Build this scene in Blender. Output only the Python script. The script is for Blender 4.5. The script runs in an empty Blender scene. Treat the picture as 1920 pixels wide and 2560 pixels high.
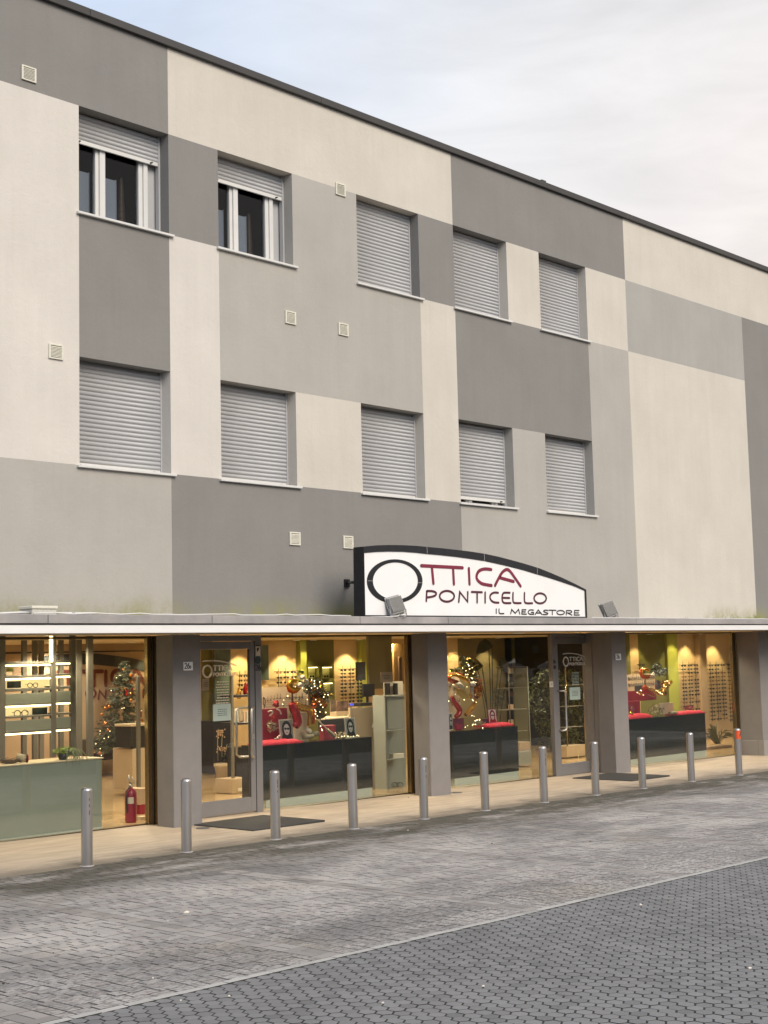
import bpy, math, random
from mathutils import Vector, Matrix
rnd = random.Random(7)
sc = bpy.context.scene
R = math.radians
# ------------------------------------------------------------------ camera
YAW, PITCH, ROLL, FPX = R(47.293), R(5.8315), R(-1.3924), 3557.0
CAM = Vector((0.0, -14.0, 2.032))
cd = bpy.data.cameras.new('camera'); cam = bpy.data.objects.new('camera', cd); sc.collection.objects.link(cam)
cam.matrix_world = Matrix.Translation(CAM) @ Matrix.Rotation(-YAW, 4, 'Z') @ Matrix.Rotation(R(90) + PITCH, 4, 'X') @ Matrix.Rotation(ROLL, 4, 'Z')
cd.sensor_fit = 'VERTICAL'; cd.sensor_height = 36.0; cd.lens = FPX / 2560 * 36; cd.clip_end = 1500
sc.camera = cam
# ------------------------------------------------------------------ world
W = bpy.data.worlds.new('World'); sc.world = W; W.use_nodes = True
nt = W.node_tree; nt.nodes.clear()
def N(t, typ, **k):
    n = t.nodes.new(typ)
    for a, b in k.items(): setattr(n, a, b)
    return n
SUN_EL, SUN_AZ = R(38), R(190)      # azimuth measured from +y towards +x
sky = N(nt, 'ShaderNodeTexSky', sky_type='NISHITA', sun_disc=False, sun_elevation=SUN_EL, sun_rotation=SUN_AZ, dust_density=2.0, air_density=1.0)
tc = N(nt, 'ShaderNodeTexCoord'); sep = N(nt, 'ShaderNodeSeparateXYZ')
nt.links.new(tc.outputs['Generated'], sep.inputs[0])
mp = N(nt, 'ShaderNodeMapping'); mp.inputs['Scale'].default_value = (1.2, 2.2, 5.5); mp.inputs['Rotation'].default_value = (0.3, 0.5, 0.6)
nt.links.new(tc.outputs['Generated'], mp.inputs[0])
nz = N(nt, 'ShaderNodeTexNoise'); nz.inputs['Scale'].default_value = 1.6; nz.inputs['Detail'].default_value = 5; nz.inputs['Roughness'].default_value = .5
nt.links.new(mp.outputs[0], nz.inputs['Vector'])
# cloud colour drifts from blue-white to peach towards +x (the evening side)
dt = N(nt, 'ShaderNodeVectorMath', operation='DOT_PRODUCT'); dt.inputs[1].default_value = (0.80, -0.30, -0.50)
nt.links.new(tc.outputs['Generated'], dt.inputs[0])
ad = N(nt, 'ShaderNodeMath', operation='MULTIPLY_ADD'); ad.inputs[1].default_value = .22
nt.links.new(nz.outputs['Fac'], ad.inputs[0]); nt.links.new(dt.outputs['Value'], ad.inputs[2])
rp = N(nt, 'ShaderNodeValToRGB'); e = rp.color_ramp.elements
e[0].position = .0; e[0].color = (.560, .690, .930, 1); e[1].position = .56; e[1].color = (.945, .862, .805, 1)
m1 = rp.color_ramp.elements.new(.18); m1.color = (.700, .775, .900, 1)
m2 = rp.color_ramp.elements.new(.34); m2.color = (.865, .860, .865, 1)
nt.links.new(ad.outputs[0], rp.inputs[0])
sc1 = N(nt, 'ShaderNodeVectorMath', operation='SCALE')
mp2 = N(nt, 'ShaderNodeMapping'); mp2.inputs['Scale'].default_value = (1.0, 2.6, 9.0); mp2.inputs['Rotation'].default_value = (.25, .55, .9); nt.links.new(tc.outputs['Generated'], mp2.inputs[0])
nz2 = N(nt, 'ShaderNodeTexNoise'); nz2.inputs['Scale'].default_value = 2.4; nz2.inputs['Detail'].default_value = 7; nz2.inputs['Roughness'].default_value = .55; nz2.inputs['Distortion'].default_value = .4; nt.links.new(mp2.outputs[0], nz2.inputs['Vector'])
mr2 = N(nt, 'ShaderNodeMapRange'); mr2.inputs[1].default_value = .3; mr2.inputs[2].default_value = .7; mr2.inputs[3].default_value = 7.4; mr2.inputs[4].default_value = 9.2; nt.links.new(nz2.outputs['Fac'], mr2.inputs[0]); nt.links.new(mr2.outputs[0], sc1.inputs['Scale'])
nt.links.new(rp.outputs[0], sc1.inputs[0])
br = N(nt, 'ShaderNodeMath', operation='MULTIPLY_ADD'); br.inputs[1].default_value = -.22; br.inputs[2].default_value = .98
nt.links.new(nz.outputs['Fac'], br.inputs[0])
mx = N(nt, 'ShaderNodeMix', data_type='RGBA'); nt.links.new(br.outputs[0], mx.inputs[0])
nt.links.new(sky.outputs[0], mx.inputs[6]); nt.links.new(sc1.outputs[0], mx.inputs[7])
bg = N(nt, 'ShaderNodeBackground'); bg.inputs[1].default_value = .064
wo = N(nt, 'ShaderNodeOutputWorld'); nt.links.new(mx.outputs[2], bg.inputs[0]); nt.links.new(bg.outputs[0], wo.inputs[0])
# overcast sun, wide
sl = bpy.data.lights.new('sun', 'SUN'); sl.energy = 1.5; sl.angle = R(35); sl.color = (1, .90, .765)
so = bpy.data.objects.new('sun', sl); sc.collection.objects.link(so)
sd = Vector((math.sin(SUN_AZ) * math.cos(SUN_EL), math.cos(SUN_AZ) * math.cos(SUN_EL), math.sin(SUN_EL)))
so.rotation_euler = sd.to_track_quat('Z', 'Y').to_euler(); so.location = (0, -40, 30)
sc.view_settings.view_transform = 'Standard'; sc.view_settings.look = 'None'
sc.view_settings.exposure = 1.05; sc.view_settings.gamma = 1; sc.view_settings.use_curve_mapping = False
sc.cycles.use_denoising = True; sc.cycles.max_bounces = 8; sc.cycles.transparent_max_bounces = 16
sc.cycles.sample_clamp_indirect = 4; sc.cycles.caustics_reflective = False; sc.cycles.caustics_refractive = False

# ------------------------------------------------------------------ geometry helpers
def at(u, v, y):
    """point of the place seen at photograph pixel (u,v) in the vertical plane y"""
    A, B = u - 960, v - 1280
    cr, sr = math.cos(ROLL), math.sin(ROLL)
    a = (A * cr + B * sr) / FPX; b = (-A * sr + B * cr) / FPX
    cp, sp = math.cos(PITCH), math.sin(PITCH)
    fw = cp + b * sp; z = sp - b * cp
    cy, sy = math.cos(YAW), math.sin(YAW)
    x = a * cy + fw * sy; yy = -a * sy + fw * cy
    t = (y - CAM.y) / yy
    return Vector((x * t, y, CAM.z + z * t))
FW = Vector((math.sin(YAW) * math.cos(PITCH), math.cos(YAW) * math.cos(PITCH), math.sin(PITCH)))
def mpp(p): return (Vector(p) - CAM).dot(FW) / FPX
def project(p):
    d = Vector(p) - CAM; f = d.dot(FW)
    if f < .1: return None
    M = cam.matrix_world.to_3x3(); r = d.dot(M.col[0]); u = d.dot(M.col[1])
    return 960 + r / f * FPX, 1280 - u / f * FPX, f
def gz(x): return .012 - .0075 * (x - 11.2)

class MB:
    def __init__(s): s.v = []; s.f = []; s.m = []; s.smooth = []
    def add(s, vs, fs, m=0, sm=False):
        o = len(s.v); s.v += [tuple(p) for p in vs]
        for f in fs: s.f.append(tuple(i + o for i in f)); s.m.append(m); s.smooth.append(sm)
        return s
    def box(s, x0, x1, y0, y1, z0, z1, m=0):
        vs = [(x, y, z) for z in (z0, z1) for y in (y0, y1) for x in (x0, x1)]
        return s.add(vs, [(0, 2, 3, 1), (4, 5, 7, 6), (0, 1, 5, 4), (2, 6, 7, 3), (0, 4, 6, 2), (1, 3, 7, 5)], m)
    def cbox(s, x0, x1, y0, y1, z0, z1, c=.004, m=0):
        """box with chamfered edges"""
        import itertools
        vs = []; idx = {}
        X, Y, Z = (x0, x1), (y0, y1), (z0, z1)
        for i, j, k in itertools.product((0, 1), repeat=3):
            sx, sy, sz = (1, -1)[i] * c, (1, -1)[j] * c, (1, -1)[k] * c
            for a, p in enumerate(((X[i], Y[j] + sy, Z[k] + sz), (X[i] + sx, Y[j], Z[k] + sz), (X[i] + sx, Y[j] + sy, Z[k]))):
                idx[(i, j, k, a)] = len(vs); vs.append(p)
        fs = []
        for i in (0, 1): q = [(i, 0, 0, 0), (i, 0, 1, 0), (i, 1, 1, 0), (i, 1, 0, 0)]; fs.append([idx[t] for t in (q if i == 0 else q[::-1])])
        for j in (0, 1): q = [(0, j, 0, 1), (1, j, 0, 1), (1, j, 1, 1), (0, j, 1, 1)]; fs.append([idx[t] for t in (q if j == 0 else q[::-1])])
        for k in (0, 1): q = [(0, 0, k, 2), (0, 1, k, 2), (1, 1, k, 2), (1, 0, k, 2)]; fs.append([idx[t] for t in (q if k == 0 else q[::-1])])
        for i in (0, 1):
            for j in (0, 1):
                fs.append([idx[(i, j, 0, 0)], idx[(i, j, 1, 0)], idx[(i, j, 1, 1)], idx[(i, j, 0, 1)]])
                fs.append([idx[(i, 0, j, 0)], idx[(i, 1, j, 0)], idx[(i, 1, j, 2)], idx[(i, 0, j, 2)]])
                fs.append([idx[(0, i, j, 1)], idx[(1, i, j, 1)], idx[(1, i, j, 2)], idx[(0, i, j, 2)]])
                for k in (0, 1): fs.append([idx[(i, j, k, 0)], idx[(i, j, k, 1)], idx[(i, j, k, 2)]])
        return s.add(vs, fs, m)
    def tube(s, pts, r, n=10, m=0, cap=True, sq=1.0):
        pts = [Vector(p) for p in pts]; rs = r if isinstance(r, (list, tuple)) else [r] * len(pts)
        o = len(s.v); prev = None
        for i, p in enumerate(pts):
            d = (pts[min(i + 1, len(pts) - 1)] - pts[max(i - 1, 0)]).normalized()
            if prev is None:
                a = d.cross(Vector((0, 0, 1)));  a = a if a.length > .1 else d.cross(Vector((0, 1, 0)))
            else: a = prev - d * prev.dot(d)
            a.normalize(); b = d.cross(a); prev = a
            for k in range(n):
                t = 2 * math.pi * k / n; q = p + (a * math.cos(t) + b * math.sin(t) * sq) * rs[i]; s.v.append(tuple(q))
        for i in range(len(pts) - 1):
            for k in range(n):
                s.f.append((o + i * n + k, o + i * n + (k + 1) % n, o + (i + 1) * n + (k + 1) % n, o + (i + 1) * n + k)); s.m.append(m); s.smooth.append(True)
        if cap:
            s.f.append(tuple(o + k for k in range(n))[::-1]); s.f.append(tuple(o + (len(pts) - 1) * n + k for k in range(n))); s.m += [m, m]; s.smooth += [False, False]
        return s
    def lathe(s, c, prof, n=20, m=0):
        c = Vector(c); o = len(s.v)
        for r, z in prof:
            for k in range(n): t = 2 * math.pi * k / n; s.v.append((c.x + r * math.cos(t), c.y + r * math.sin(t), c.z + z))
        for i in range(len(prof) - 1):
            for k in range(n):
                s.f.append((o + i * n + k, o + i * n + (k + 1) % n, o + (i + 1) * n + (k + 1) % n, o + (i + 1) * n + k)); s.m.append(m); s.smooth.append(True)
        return s
    def ball(s, c, r, m=0, n=10, sc=(1, 1, 1)):
        c = Vector(c); h = max(4, n // 2); vs = []; fs = []
        for i in range(h + 1):
            a = math.pi * i / h
            for k in range(n): t = 2 * math.pi * k / n; vs.append((c.x + r * sc[0] * math.sin(a) * math.cos(t), c.y + r * sc[1] * math.sin(a) * math.sin(t), c.z + r * sc[2] * math.cos(a)))
        for i in range(h):
            for k in range(n): fs.append((i * n + k, (i + 1) * n + k, (i + 1) * n + (k + 1) % n, i * n + (k + 1) % n))
        return s.add(vs, fs, m, True)
    def prism(s, pts, y0, y1, m=0):
        """polygon in xz (list of (x,z)) extruded in y"""
        n = len(pts); vs = [(x, y0, z) for x, z in pts] + [(x, y1, z) for x, z in pts]
        fs = [tuple(range(n)), tuple(range(2 * n - 1, n - 1, -1))] + [(i, i + n, (i + 1) % n + n, (i + 1) % n) for i in range(n)]
        return s.add(vs, fs, m)
    def build(s, name, mats, parent=None, label=None, cat=None, group=None, kind=None):
        me = bpy.data.meshes.new(name); me.from_pydata(s.v, [], s.f)
        for mm in (mats if isinstance(mats, (list, tuple)) else [mats]): me.materials.append(mm)
        me.polygons.foreach_set('material_index', s.m); me.polygons.foreach_set('use_smooth', s.smooth); me.update()
        return link(name, me, parent, label, cat, group, kind)
def link(name, me, parent=None, label=None, cat=None, group=None, kind=None, loc=None):
    o = bpy.data.objects.new(name, me); sc.collection.objects.link(o)
    if parent is not None: o.parent = parent; o.matrix_parent_inverse = parent.matrix_world.inverted() if loc is None else Matrix.Identity(4)
    if loc is not None: o.location = loc
    if label: o['label'] = label
    if cat: o['category'] = cat
    if group: o['group'] = group
    if kind: o['kind'] = kind
    return o
def thing(name, label, cat, loc=(0, 0, 0), group=None):
    o = link(name, None, None, label, cat, group, None, loc); o.empty_display_size = .1
    o.matrix_world = Matrix.Translation(Vector(loc)); return o
def copy_tree(o, loc, label=None):
    c = o.copy(); sc.collection.objects.link(c); c.location = loc
    if label: c['label'] = label
    for ch in o.children:
        d = ch.copy(); sc.collection.objects.link(d); d.parent = c; d.matrix_parent_inverse = ch.matrix_parent_inverse
        for g in ch.children: e2 = g.copy(); sc.collection.objects.link(e2); e2.parent = d
    return c

# ------------------------------------------------------------------ materials
def new(name):
    m = bpy.data.materials.new(name); m.use_nodes = True; return m, m.node_tree, m.node_tree.nodes['Principled BSDF']
def mat(name, col, rough=.6, metal=0, var=0, scale=8, bump=0, bscale=None, emit=0, coat=0, stretch=(1, 1, 1), dark=None, spec=.5, trans=0):
    m, t, b = new(name)
    b.inputs['Base Color'].default_value = (*col, 1); b.inputs['Roughness'].default_value = rough; b.inputs['Metallic'].default_value = metal
    b.inputs['Specular IOR Level'].default_value = spec; b.inputs['Coat Weight'].default_value = coat; b.inputs['Coat Roughness'].default_value = .05
    if emit: b.inputs['Emission Color'].default_value = (*col, 1); b.inputs['Emission Strength'].default_value = emit
    if var or bump:
        g = N(t, 'ShaderNodeNewGeometry'); mpn = N(t, 'ShaderNodeMapping'); mpn.inputs['Scale'].default_value = stretch; t.links.new(g.outputs['Position'], mpn.inputs[0])
        if var:
            n = N(t, 'ShaderNodeTexNoise'); n.inputs['Scale'].default_value = scale; n.inputs['Detail'].default_value = 6; n.inputs['Roughness'].default_value = .6; t.links.new(mpn.outputs[0], n.inputs['Vector'])
            r = N(t, 'ShaderNodeValToRGB'); r.color_ramp.elements[0].position = .3; r.color_ramp.elements[1].position = .7
            d = dark or tuple(c * (1 - var) for c in col); l = tuple(min(1, c * (1 + var * .6)) for c in col)
            r.color_ramp.elements[0].color = (*d, 1); r.color_ramp.elements[1].color = (*l, 1)
            t.links.new(n.outputs['Fac'], r.inputs[0]); t.links.new(r.outputs[0], b.inputs['Base Color'])
        if bump:
            n2 = N(t, 'ShaderNodeTexNoise'); n2.inputs['Scale'].default_value = bscale or scale * 10; n2.inputs['Detail'].default_value = 4; t.links.new(mpn.outputs[0], n2.inputs['Vector'])
            bp = N(t, 'ShaderNodeBump'); bp.inputs['Strength'].default_value = bump; bp.inputs['Distance'].default_value = .01; t.links.new(n2.outputs['Fac'], bp.inputs['Height']); t.links.new(bp.outputs[0], b.inputs['Normal'])
    return m
def mixc(t, fac, a, b, fv=None):
    x = N(t, 'ShaderNodeMix', data_type='RGBA')
    if fac is not None: t.links.new(fac, x.inputs[0])
    else: x.inputs[0].default_value = fv
    for i, c in ((6, a), (7, b)):
        if isinstance(c, tuple): x.inputs[i].default_value = (*c, 1)
        else: t.links.new(c, x.inputs[i])
    return x.outputs[2]
def noise(t, vec, scale, detail=4, rough=.5, lo=.3, hi=.7):
    n = N(t, 'ShaderNodeTexNoise'); n.inputs['Scale'].default_value = scale; n.inputs['Detail'].default_value = detail; n.inputs['Roughness'].default_value = rough
    t.links.new(vec, n.inputs['Vector'])
    r = N(t, 'ShaderNodeMapRange'); r.inputs[1].default_value = lo; r.inputs[2].default_value = hi; t.links.new(n.outputs['Fac'], r.inputs[0]); return r.outputs[0]
def mul(t, a, b, op='MULTIPLY'):
    n = N(t, 'ShaderNodeMath', operation=op)
    for i, c in enumerate((a, b)):
        if isinstance(c, (int, float)): n.inputs[i].default_value = c
        else: t.links.new(c, n.inputs[i])
    return n.outputs[0]
def rng(t, s, a, b, c=0, d=1):
    r = N(t, 'ShaderNodeMapRange'); t.links.new(s, r.inputs[0])
    for i, q in enumerate((a, b, c, d)): r.inputs[i + 1].default_value = q
    return r.outputs[0]
def scaled(t, vec, s):
    m = N(t, 'ShaderNodeMapping'); m.inputs['Scale'].default_value = s; t.links.new(vec, m.inputs[0]); return m.outputs[0]

def plaster(name, col):
    m, t, b = new(name); b.inputs['Roughness'].default_value = .9; b.inputs['Specular IOR Level'].default_value = .2
    g = N(t, 'ShaderNodeNewGeometry'); P = g.outputs['Position']; s = N(t, 'ShaderNodeSeparateXYZ'); t.links.new(P, s.inputs[0])
    blot = noise(t, P, .9, 5, .6); streak = noise(t, scaled(t, P, (3.2, 1, .22)), 1.6, 5, .6); grain = noise(t, P, 85, 3, .6, .25, .75)
    c = mixc(t, blot, tuple(x * .93 for x in col), tuple(min(1, x * 1.05) for x in col))
    c = mixc(t, mul(t, streak, .16), c, (col[0] * .72, col[1] * .71, col[2] * .68))
    c = mixc(t, mul(t, grain, .13), c, tuple(x * .55 for x in col))
    drip = noise(t, scaled(t, P, (9, 1, .35)), 1.4, 4, .6, .50, .68); band = noise(t, scaled(t, P, (.9, 1, .9)), .9, 3, .5, .45, .62)
    c = mixc(t, mul(t, mul(t, drip, band), .09), c, (col[0] * .62, col[1] * .60, col[2] * .56))
    # algae creeping up from the canopy roof
    n = noise(t, scaled(t, P, (1.3, 1, 1.0)), 1.1, 5, .65, .38, .68)
    up = rng(t, s.outputs['Z'], 2.62, 2.98, 1, 0)
    alg = mul(t, mul(t, up, up), n)
    fine = noise(t, P, 22, 4, .7, .3, .6)
    alg = mul(t, alg, mul(t, fine, .9, 'ADD'))
    acl = N(t, 'ShaderNodeClamp'); t.links.new(mul(t, mul(t, alg, noise(t, P, .33, 2, .5, .42, .58)), 1.15), acl.inputs[0]); c = mixc(t, acl.outputs[0], c, (.27, .26, .11))
    t.links.new(c, b.inputs['Base Color'])
    bp = N(t, 'ShaderNodeBump'); bp.inputs['Strength'].default_value = .35; bp.inputs['Distance'].default_value = .006
    t.links.new(mul(t, noise(t, P, 120, 3, .6), noise(t, P, 14, 4, .6), 'ADD'), bp.inputs['Height']); t.links.new(bp.outputs[0], b.inputs['Normal'])
    return m
PD = plaster('plaster_dark_grey', (.258, .247, .231)); PM = plaster('plaster_mid_grey', (.445, .422, .380))
PL = plaster('plaster_cream', (.635, .590, .515)); PP = plaster('plaster_pale', (.675, .635, .575))
PG = plaster('plaster_cool_grey', (.405, .392, .365))

def island(t):
    g = N(t, 'ShaderNodeNewGeometry'); o = N(t, 'ShaderNodeObjectInfo')
    return mul(t, mul(t, g.outputs['Random Per Island'], o.outputs['Random'], 'ADD'), 1.0, 'MODULO') if False else mul(t, g.outputs['Random Per Island'], o.outputs['Random'], 'ADD'), g
def fract(t, x): 
    n = N(t, 'ShaderNodeMath', operation='FRACT'); t.links.new(x, n.inputs[0]); return n.outputs[0]
def sett_mat():
    m, t, b = new('worn_sett'); b.inputs['Roughness'].default_value = .85; b.inputs['Specular IOR Level'].default_value = .25
    r, g = island(t); r = fract(t, r); P = g.outputs['Position']; s = N(t, 'ShaderNodeSeparateXYZ'); t.links.new(P, s.inputs[0])
    c = mixc(t, r, (.305, .286, .264), (.43, .40, .367))
    r2 = fract(t, mul(t, r, 7.31)); c = mixc(t, mul(t, mul(t, r2, .62, 'GREATER_THAN'), .4), c, (.36, .305, .275))
    # tyre-worn pale patches and dark oily ones, low frequency
    wear = noise(t, scaled(t, P, (.55, .62, 1)), 1.15, 6, .68, .44, .60); c = mixc(t, mul(t, wear, mul(t, mul(t, r2, .35), .45, 'ADD')), c, (.56, .51, .46))
    grime = noise(t, scaled(t, P, (.45, 1.1, 1)), .9, 6, .68, .47, .62); c = mixc(t, mul(t, grime, .58), c, (.150, .143, .136))
    sand = noise(t, P, .55, 3, .5, .58, .72); c = mixc(t, mul(t, sand, .35), c, (.43, .36, .27))
    # oblong pits pressed in the face of the stones, worn away up the bay
    pit = noise(t, scaled(t, P, (17, 46, 1)), 1, 2, .5, .50, .56)
    near = rng(t, s.outputs['Y'], -5.2, -6.3, .12, 1)
    c = mixc(t, mul(t, mul(t, pit, near), .60), c, (.115, .112, .106))
    grain = noise(t, P, 160, 2, .6); c = mixc(t, mul(t, grain, .12), c, (.10, .1, .1))
    # moss and washed soil along the footway
    mo = rng(t, s.outputs['Y'], -3.7, -2.15, 0, 1)
    mn = noise(t, scaled(t, P, (.55, 1.5, 1)), 1.5, 6, .7, .32, .60)
    mf = mul(t, mul(t, mo, mn), 1.9); mcl = N(t, 'ShaderNodeClamp'); t.links.new(mf, mcl.inputs[0])
    mc = mixc(t, noise(t, P, 5, 4, .6), (.092, .078, .060), (.068, .066, .044))
    c = mixc(t, mul(t, mcl.outputs[0], .88), c, mc)
    t.links.new(c, b.inputs['Base Color'])
    bp = N(t, 'ShaderNodeBump'); bp.inputs['Strength'].default_value = .6; bp.inputs['Distance'].default_value = .004
    t.links.new(mul(t, grain, mul(t, pit, -1.5), 'ADD'), bp.inputs['Height']); t.links.new(bp.outputs[0], b.inputs['Normal'])
    return m
def paver_mat(name, a, bcol, wear=True):
    m, t, b = new(name); b.inputs['Roughness'].default_value = .88; b.inputs['Specular IOR Level'].default_value = .25
    r, g = island(t); r = fract(t, r); P = g.outputs['Position']
    c = mixc(t, r, a, bcol)
    r2 = fract(t, mul(t, r, 13.7)); c = mixc(t, mul(t, mul(t, r2, .9, 'GREATER_THAN'), .45), c, tuple(x * .6 for x in a))
    if wear:
        w = noise(t, P, .7, 4, .6, .4, .65); c = mixc(t, mul(t, w, .30), c, tuple(x * .68 for x in a))
        d = noise(t, P, 3.1, 5, .65, .62, .74); c = mixc(t, mul(t, d, .3), c, (.07, .068, .065))
    grain = noise(t, P, 210, 2, .6, .3, .75); c = mixc(t, mul(t, grain, .2), c, tuple(x * .45 for x in a))
    t.links.new(c, b.inputs['Base Color'])
    bp = N(t, 'ShaderNodeBump'); bp.inputs['Strength'].default_value = .4; bp.inputs['Distance'].default_value = .003
    t.links.new(grain, bp.inputs['Height']); t.links.new(bp.outputs[0], b.inputs['Normal'])
    return m
SETT = sett_mat(); HEX = paver_mat('grey_paver', (.196, .189, .181), (.245, .237, .227)); WBL = paver_mat('pale_kerb_stone', (.40, .385, .35), (.47, .45, .415), False); DIVM = paver_mat('pale_divider_sett', (.27, .245, .22), (.40, .365, .33))
JOINT = mat('joint_dirt', (.026, .024, .022), .95, var=.4, scale=14)
JOINT2 = mat('sandy_joint_dirt', (.060, .054, .046), .95, var=.5, scale=5)
def walk_mat():
    m, t, b = new('tan_stone_footway'); b.inputs['Roughness'].default_value = .72
    g = N(t, 'ShaderNodeNewGeometry'); P = g.outputs['Position']; s = N(t, 'ShaderNodeSeparateXYZ'); t.links.new(P, s.inputs[0])
    st = noise(t, scaled(t, P, (1, 5.5, 1)), 1.3, 6, .65, .35, .68); c = mixc(t, st, (.40, .318, .235), (.565, .462, .345))
    bl = noise(t, P, 2.2, 5, .6, .45, .75); c = mixc(t, mul(t, bl, .32), c, (.36, .29, .22))
    dirt = rng(t, mul(t, s.outputs['Y'], mul(t, noise(t, scaled(t, P, (.9, 2, 1)), 2.4, 6, .7, .2, .8), .75), 'ADD'), -1.45, -.92, 1, 0)
    c = mixc(t, mul(t, dirt, .85), c, (.165, .140, .108))
    sp = noise(t, P, 60, 3, .6); c = mixc(t, mul(t, sp, .12), c, (.12, .1, .08))
    t.links.new(c, b.inputs['Base Color']); bp = N(t, 'ShaderNodeBump'); bp.inputs['Strength'].default_value = .2; bp.inputs['Distance'].default_value = .004
    t.links.new(sp, bp.inputs['Height']); t.links.new(bp.outputs[0], b.inputs['Normal']); return m
WALK = walk_mat()
ALU = mat('shutter_grey', (.45, .445, .44), .5, .05, var=.05, scale=3)
WHITE = mat('white_paint', (.66, .65, .62), .45, var=.05, scale=5)
WHITEB = mat('white_fascia_paint', (.80, .79, .77), .4, var=.06, scale=2, stretch=(1, 1, 4))
COPE = mat('dark_coping_metal', (.060, .057, .054), .6, .2, var=.15, scale=2)
GUT = mat('weathered_zinc', (.37, .34, .325), .55, .1, var=.28, scale=1.7, dark=(.25, .24, .235))
SOFF = mat('soffit_beige', (.30, .265, .22), .8, var=.08, scale=3)
COLM = mat('column_grey_plaster', (.222, .206, .196), .75, var=.07, scale=5, bump=.15, bscale=90)
STEEL = mat('brushed_steel', (.55, .515, .475), .32, .9, var=.10, scale=6, stretch=(1, 1, .25), bump=.05, bscale=70)
STEELD = mat('dark_joint_line', (.05, .05, .05), .6)
DFRAME = mat('door_frame_grey', (.235, .225, .220), .42, .35, var=.05, scale=6)
BRASS = mat('bronze_frame', (.36, .265, .14), .22, .85, var=.2, scale=3, stretch=(1, 1, .4))
BRASSD = mat('dark_bronze_frame', (.12, .088, .05), .3, .7)
VENT = mat('vent_cream', (.70, .67, .56), .55, var=.08, scale=30); VDARK = mat('vent_gap', (.07, .07, .065), .9)
SIGNW = mat('sign_white', (.86, .85, .83), .35, var=.03, scale=3); SIGNK = mat('sign_black', (.018, .018, .021), .35, .2, var=.3, scale=9)
BURG = mat('burgundy_letters', (.205, .018, .045), .45, var=.2, scale=4); INK = mat('dark_ink', (.035, .033, .035), .5)
BLACKG = mat('black_gloss_counter', (.012, .014, .013), .15, 0, coat=.3); GREENG = mat('pale_green_lacquer', (.250, .272, .225), .35, coat=.2, var=.05, scale=3)
PLINTH = mat('pale_green_plinth', (.42, .46, .40), .4)
FLOORM = mat('cream_floor', (.50, .36, .20), .16, var=.10, scale=1.2, stretch=(1, 2.5, 1)); CREAM = mat('shop_cream_wall', (.56, .42, .25), .8, var=.05, scale=3)
TAUPE = mat('shop_taupe_wall', (.42, .31, .215), .85, var=.06, scale=2)
OLIVE = mat('shop_olive_wall', (.145, .145, .040), .7, var=.06, scale=3); LIME = mat('shop_lime_wall', (.33, .36, .07), .7)
DOLIVE = mat('shop_dark_olive', (.20, .17, .10), .8); CEIL = mat('shop_ceiling', (.62, .53, .36), .85)
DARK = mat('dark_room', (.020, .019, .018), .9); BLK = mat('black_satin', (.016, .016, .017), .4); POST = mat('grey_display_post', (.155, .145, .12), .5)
RED = mat('red_velvet', (.62, .03, .06), .8, var=.25, scale=20); REDG = mat('red_foil', (.42, .012, .018), .22, .45, coat=.5); REDP = mat('red_panel', (.25, .008, .028), .6)
GOLD = mat('gold_foil', (.62, .33, .05), .24, .85, var=.2, scale=25); ORANGE = mat('orange_foil', (.55, .10, .015), .25, .55)
WHT = mat('white_cloth', (.70, .62, .50), .8); PAPER = mat('paper', (.72, .66, .54), .8); PAPERG = mat('pale_green_paper', (.50, .60, .52), .8); PEACH = mat('peach_paper', (.60, .42, .28), .8)
LEAF = mat('leaf_green', (.055, .075, .028), .55, var=.5, scale=9); LEAFL = mat('leaf_lime', (.22, .30, .045), .5, var=.4, scale=20); LEAFD = mat('leaf_dark', (.022, .032, .015), .5, var=.4, scale=9)
FROST = mat('frosted_needles', (.115, .13, .09), .7, var=.6, scale=12); BROWN = mat('dark_wood', (.07, .038, .018), .55, var=.3, scale=12); BEIGE = mat('beige_laminate', (.44, .345, .23), .5, var=.05, scale=5)
GREYL = mat('grey_laminate', (.30, .32, .29), .35); TEAL = mat('teal_poster', (.10, .145, .15), .45, var=.6, scale=2.2)
RUBBER = mat('dark_mat', (.050, .047, .043), .95, var=.3, scale=60, bump=.4, bscale=300)
EXT = mat('extinguisher_red', (.30, .012, .045), .3, coat=.4); ORST = mat('orange_sticker', (.75, .10, .02), .5)
LAMPG = mat('lamp_glow', (1, .86, .55), .5, emit=9); LED = mat('led_strip', (1, .80, .38), .5, emit=5.5); FAIRY = mat('fairy_light_glow', (1, .80, .42), .5, emit=5)
HORN = mat('tan_spectacles', (.16, .075, .03), .3, coat=.3); SKIN = mat('printed_portrait_tone', (.62, .60, .56), .6); ORN = mat('copper_bauble', (.60, .22, .06), .25, .6); TERR = mat('cream_pot', (.56, .47, .32), .6)
STRAW = mat('cream_straw', (.40, .34, .22), .85, var=.5, scale=60)
def glass(name, tint=(.86, .90, .86), f=1.45, rough=.015):
    m, t, b = new(name); t.nodes.remove(b); o = [n for n in t.nodes if n.type == 'OUTPUT_MATERIAL'][0]
    tr = N(t, 'ShaderNodeBsdfTransparent'); tr.inputs[0].default_value = (*tint, 1); gl = N(t, 'ShaderNodeBsdfGlossy'); gl.inputs['Roughness'].default_value = rough
    lw = N(t, 'ShaderNodeLayerWeight'); lw.inputs[0].default_value = .5; ms = N(t, 'ShaderNodeMixShader')
    fr = mul(t, mul(t, mul(t, lw.outputs['Facing'], 5, 'POWER'), .95), (f - 1) ** 2 / (f + 1) ** 2, 'ADD')
    t.links.new(fr, ms.inputs[0]); t.links.new(tr.outputs[0], ms.inputs[1]); t.links.new(gl.outputs[0], ms.inputs[2]); t.links.new(ms.outputs[0], o.inputs[0]); return m
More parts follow.
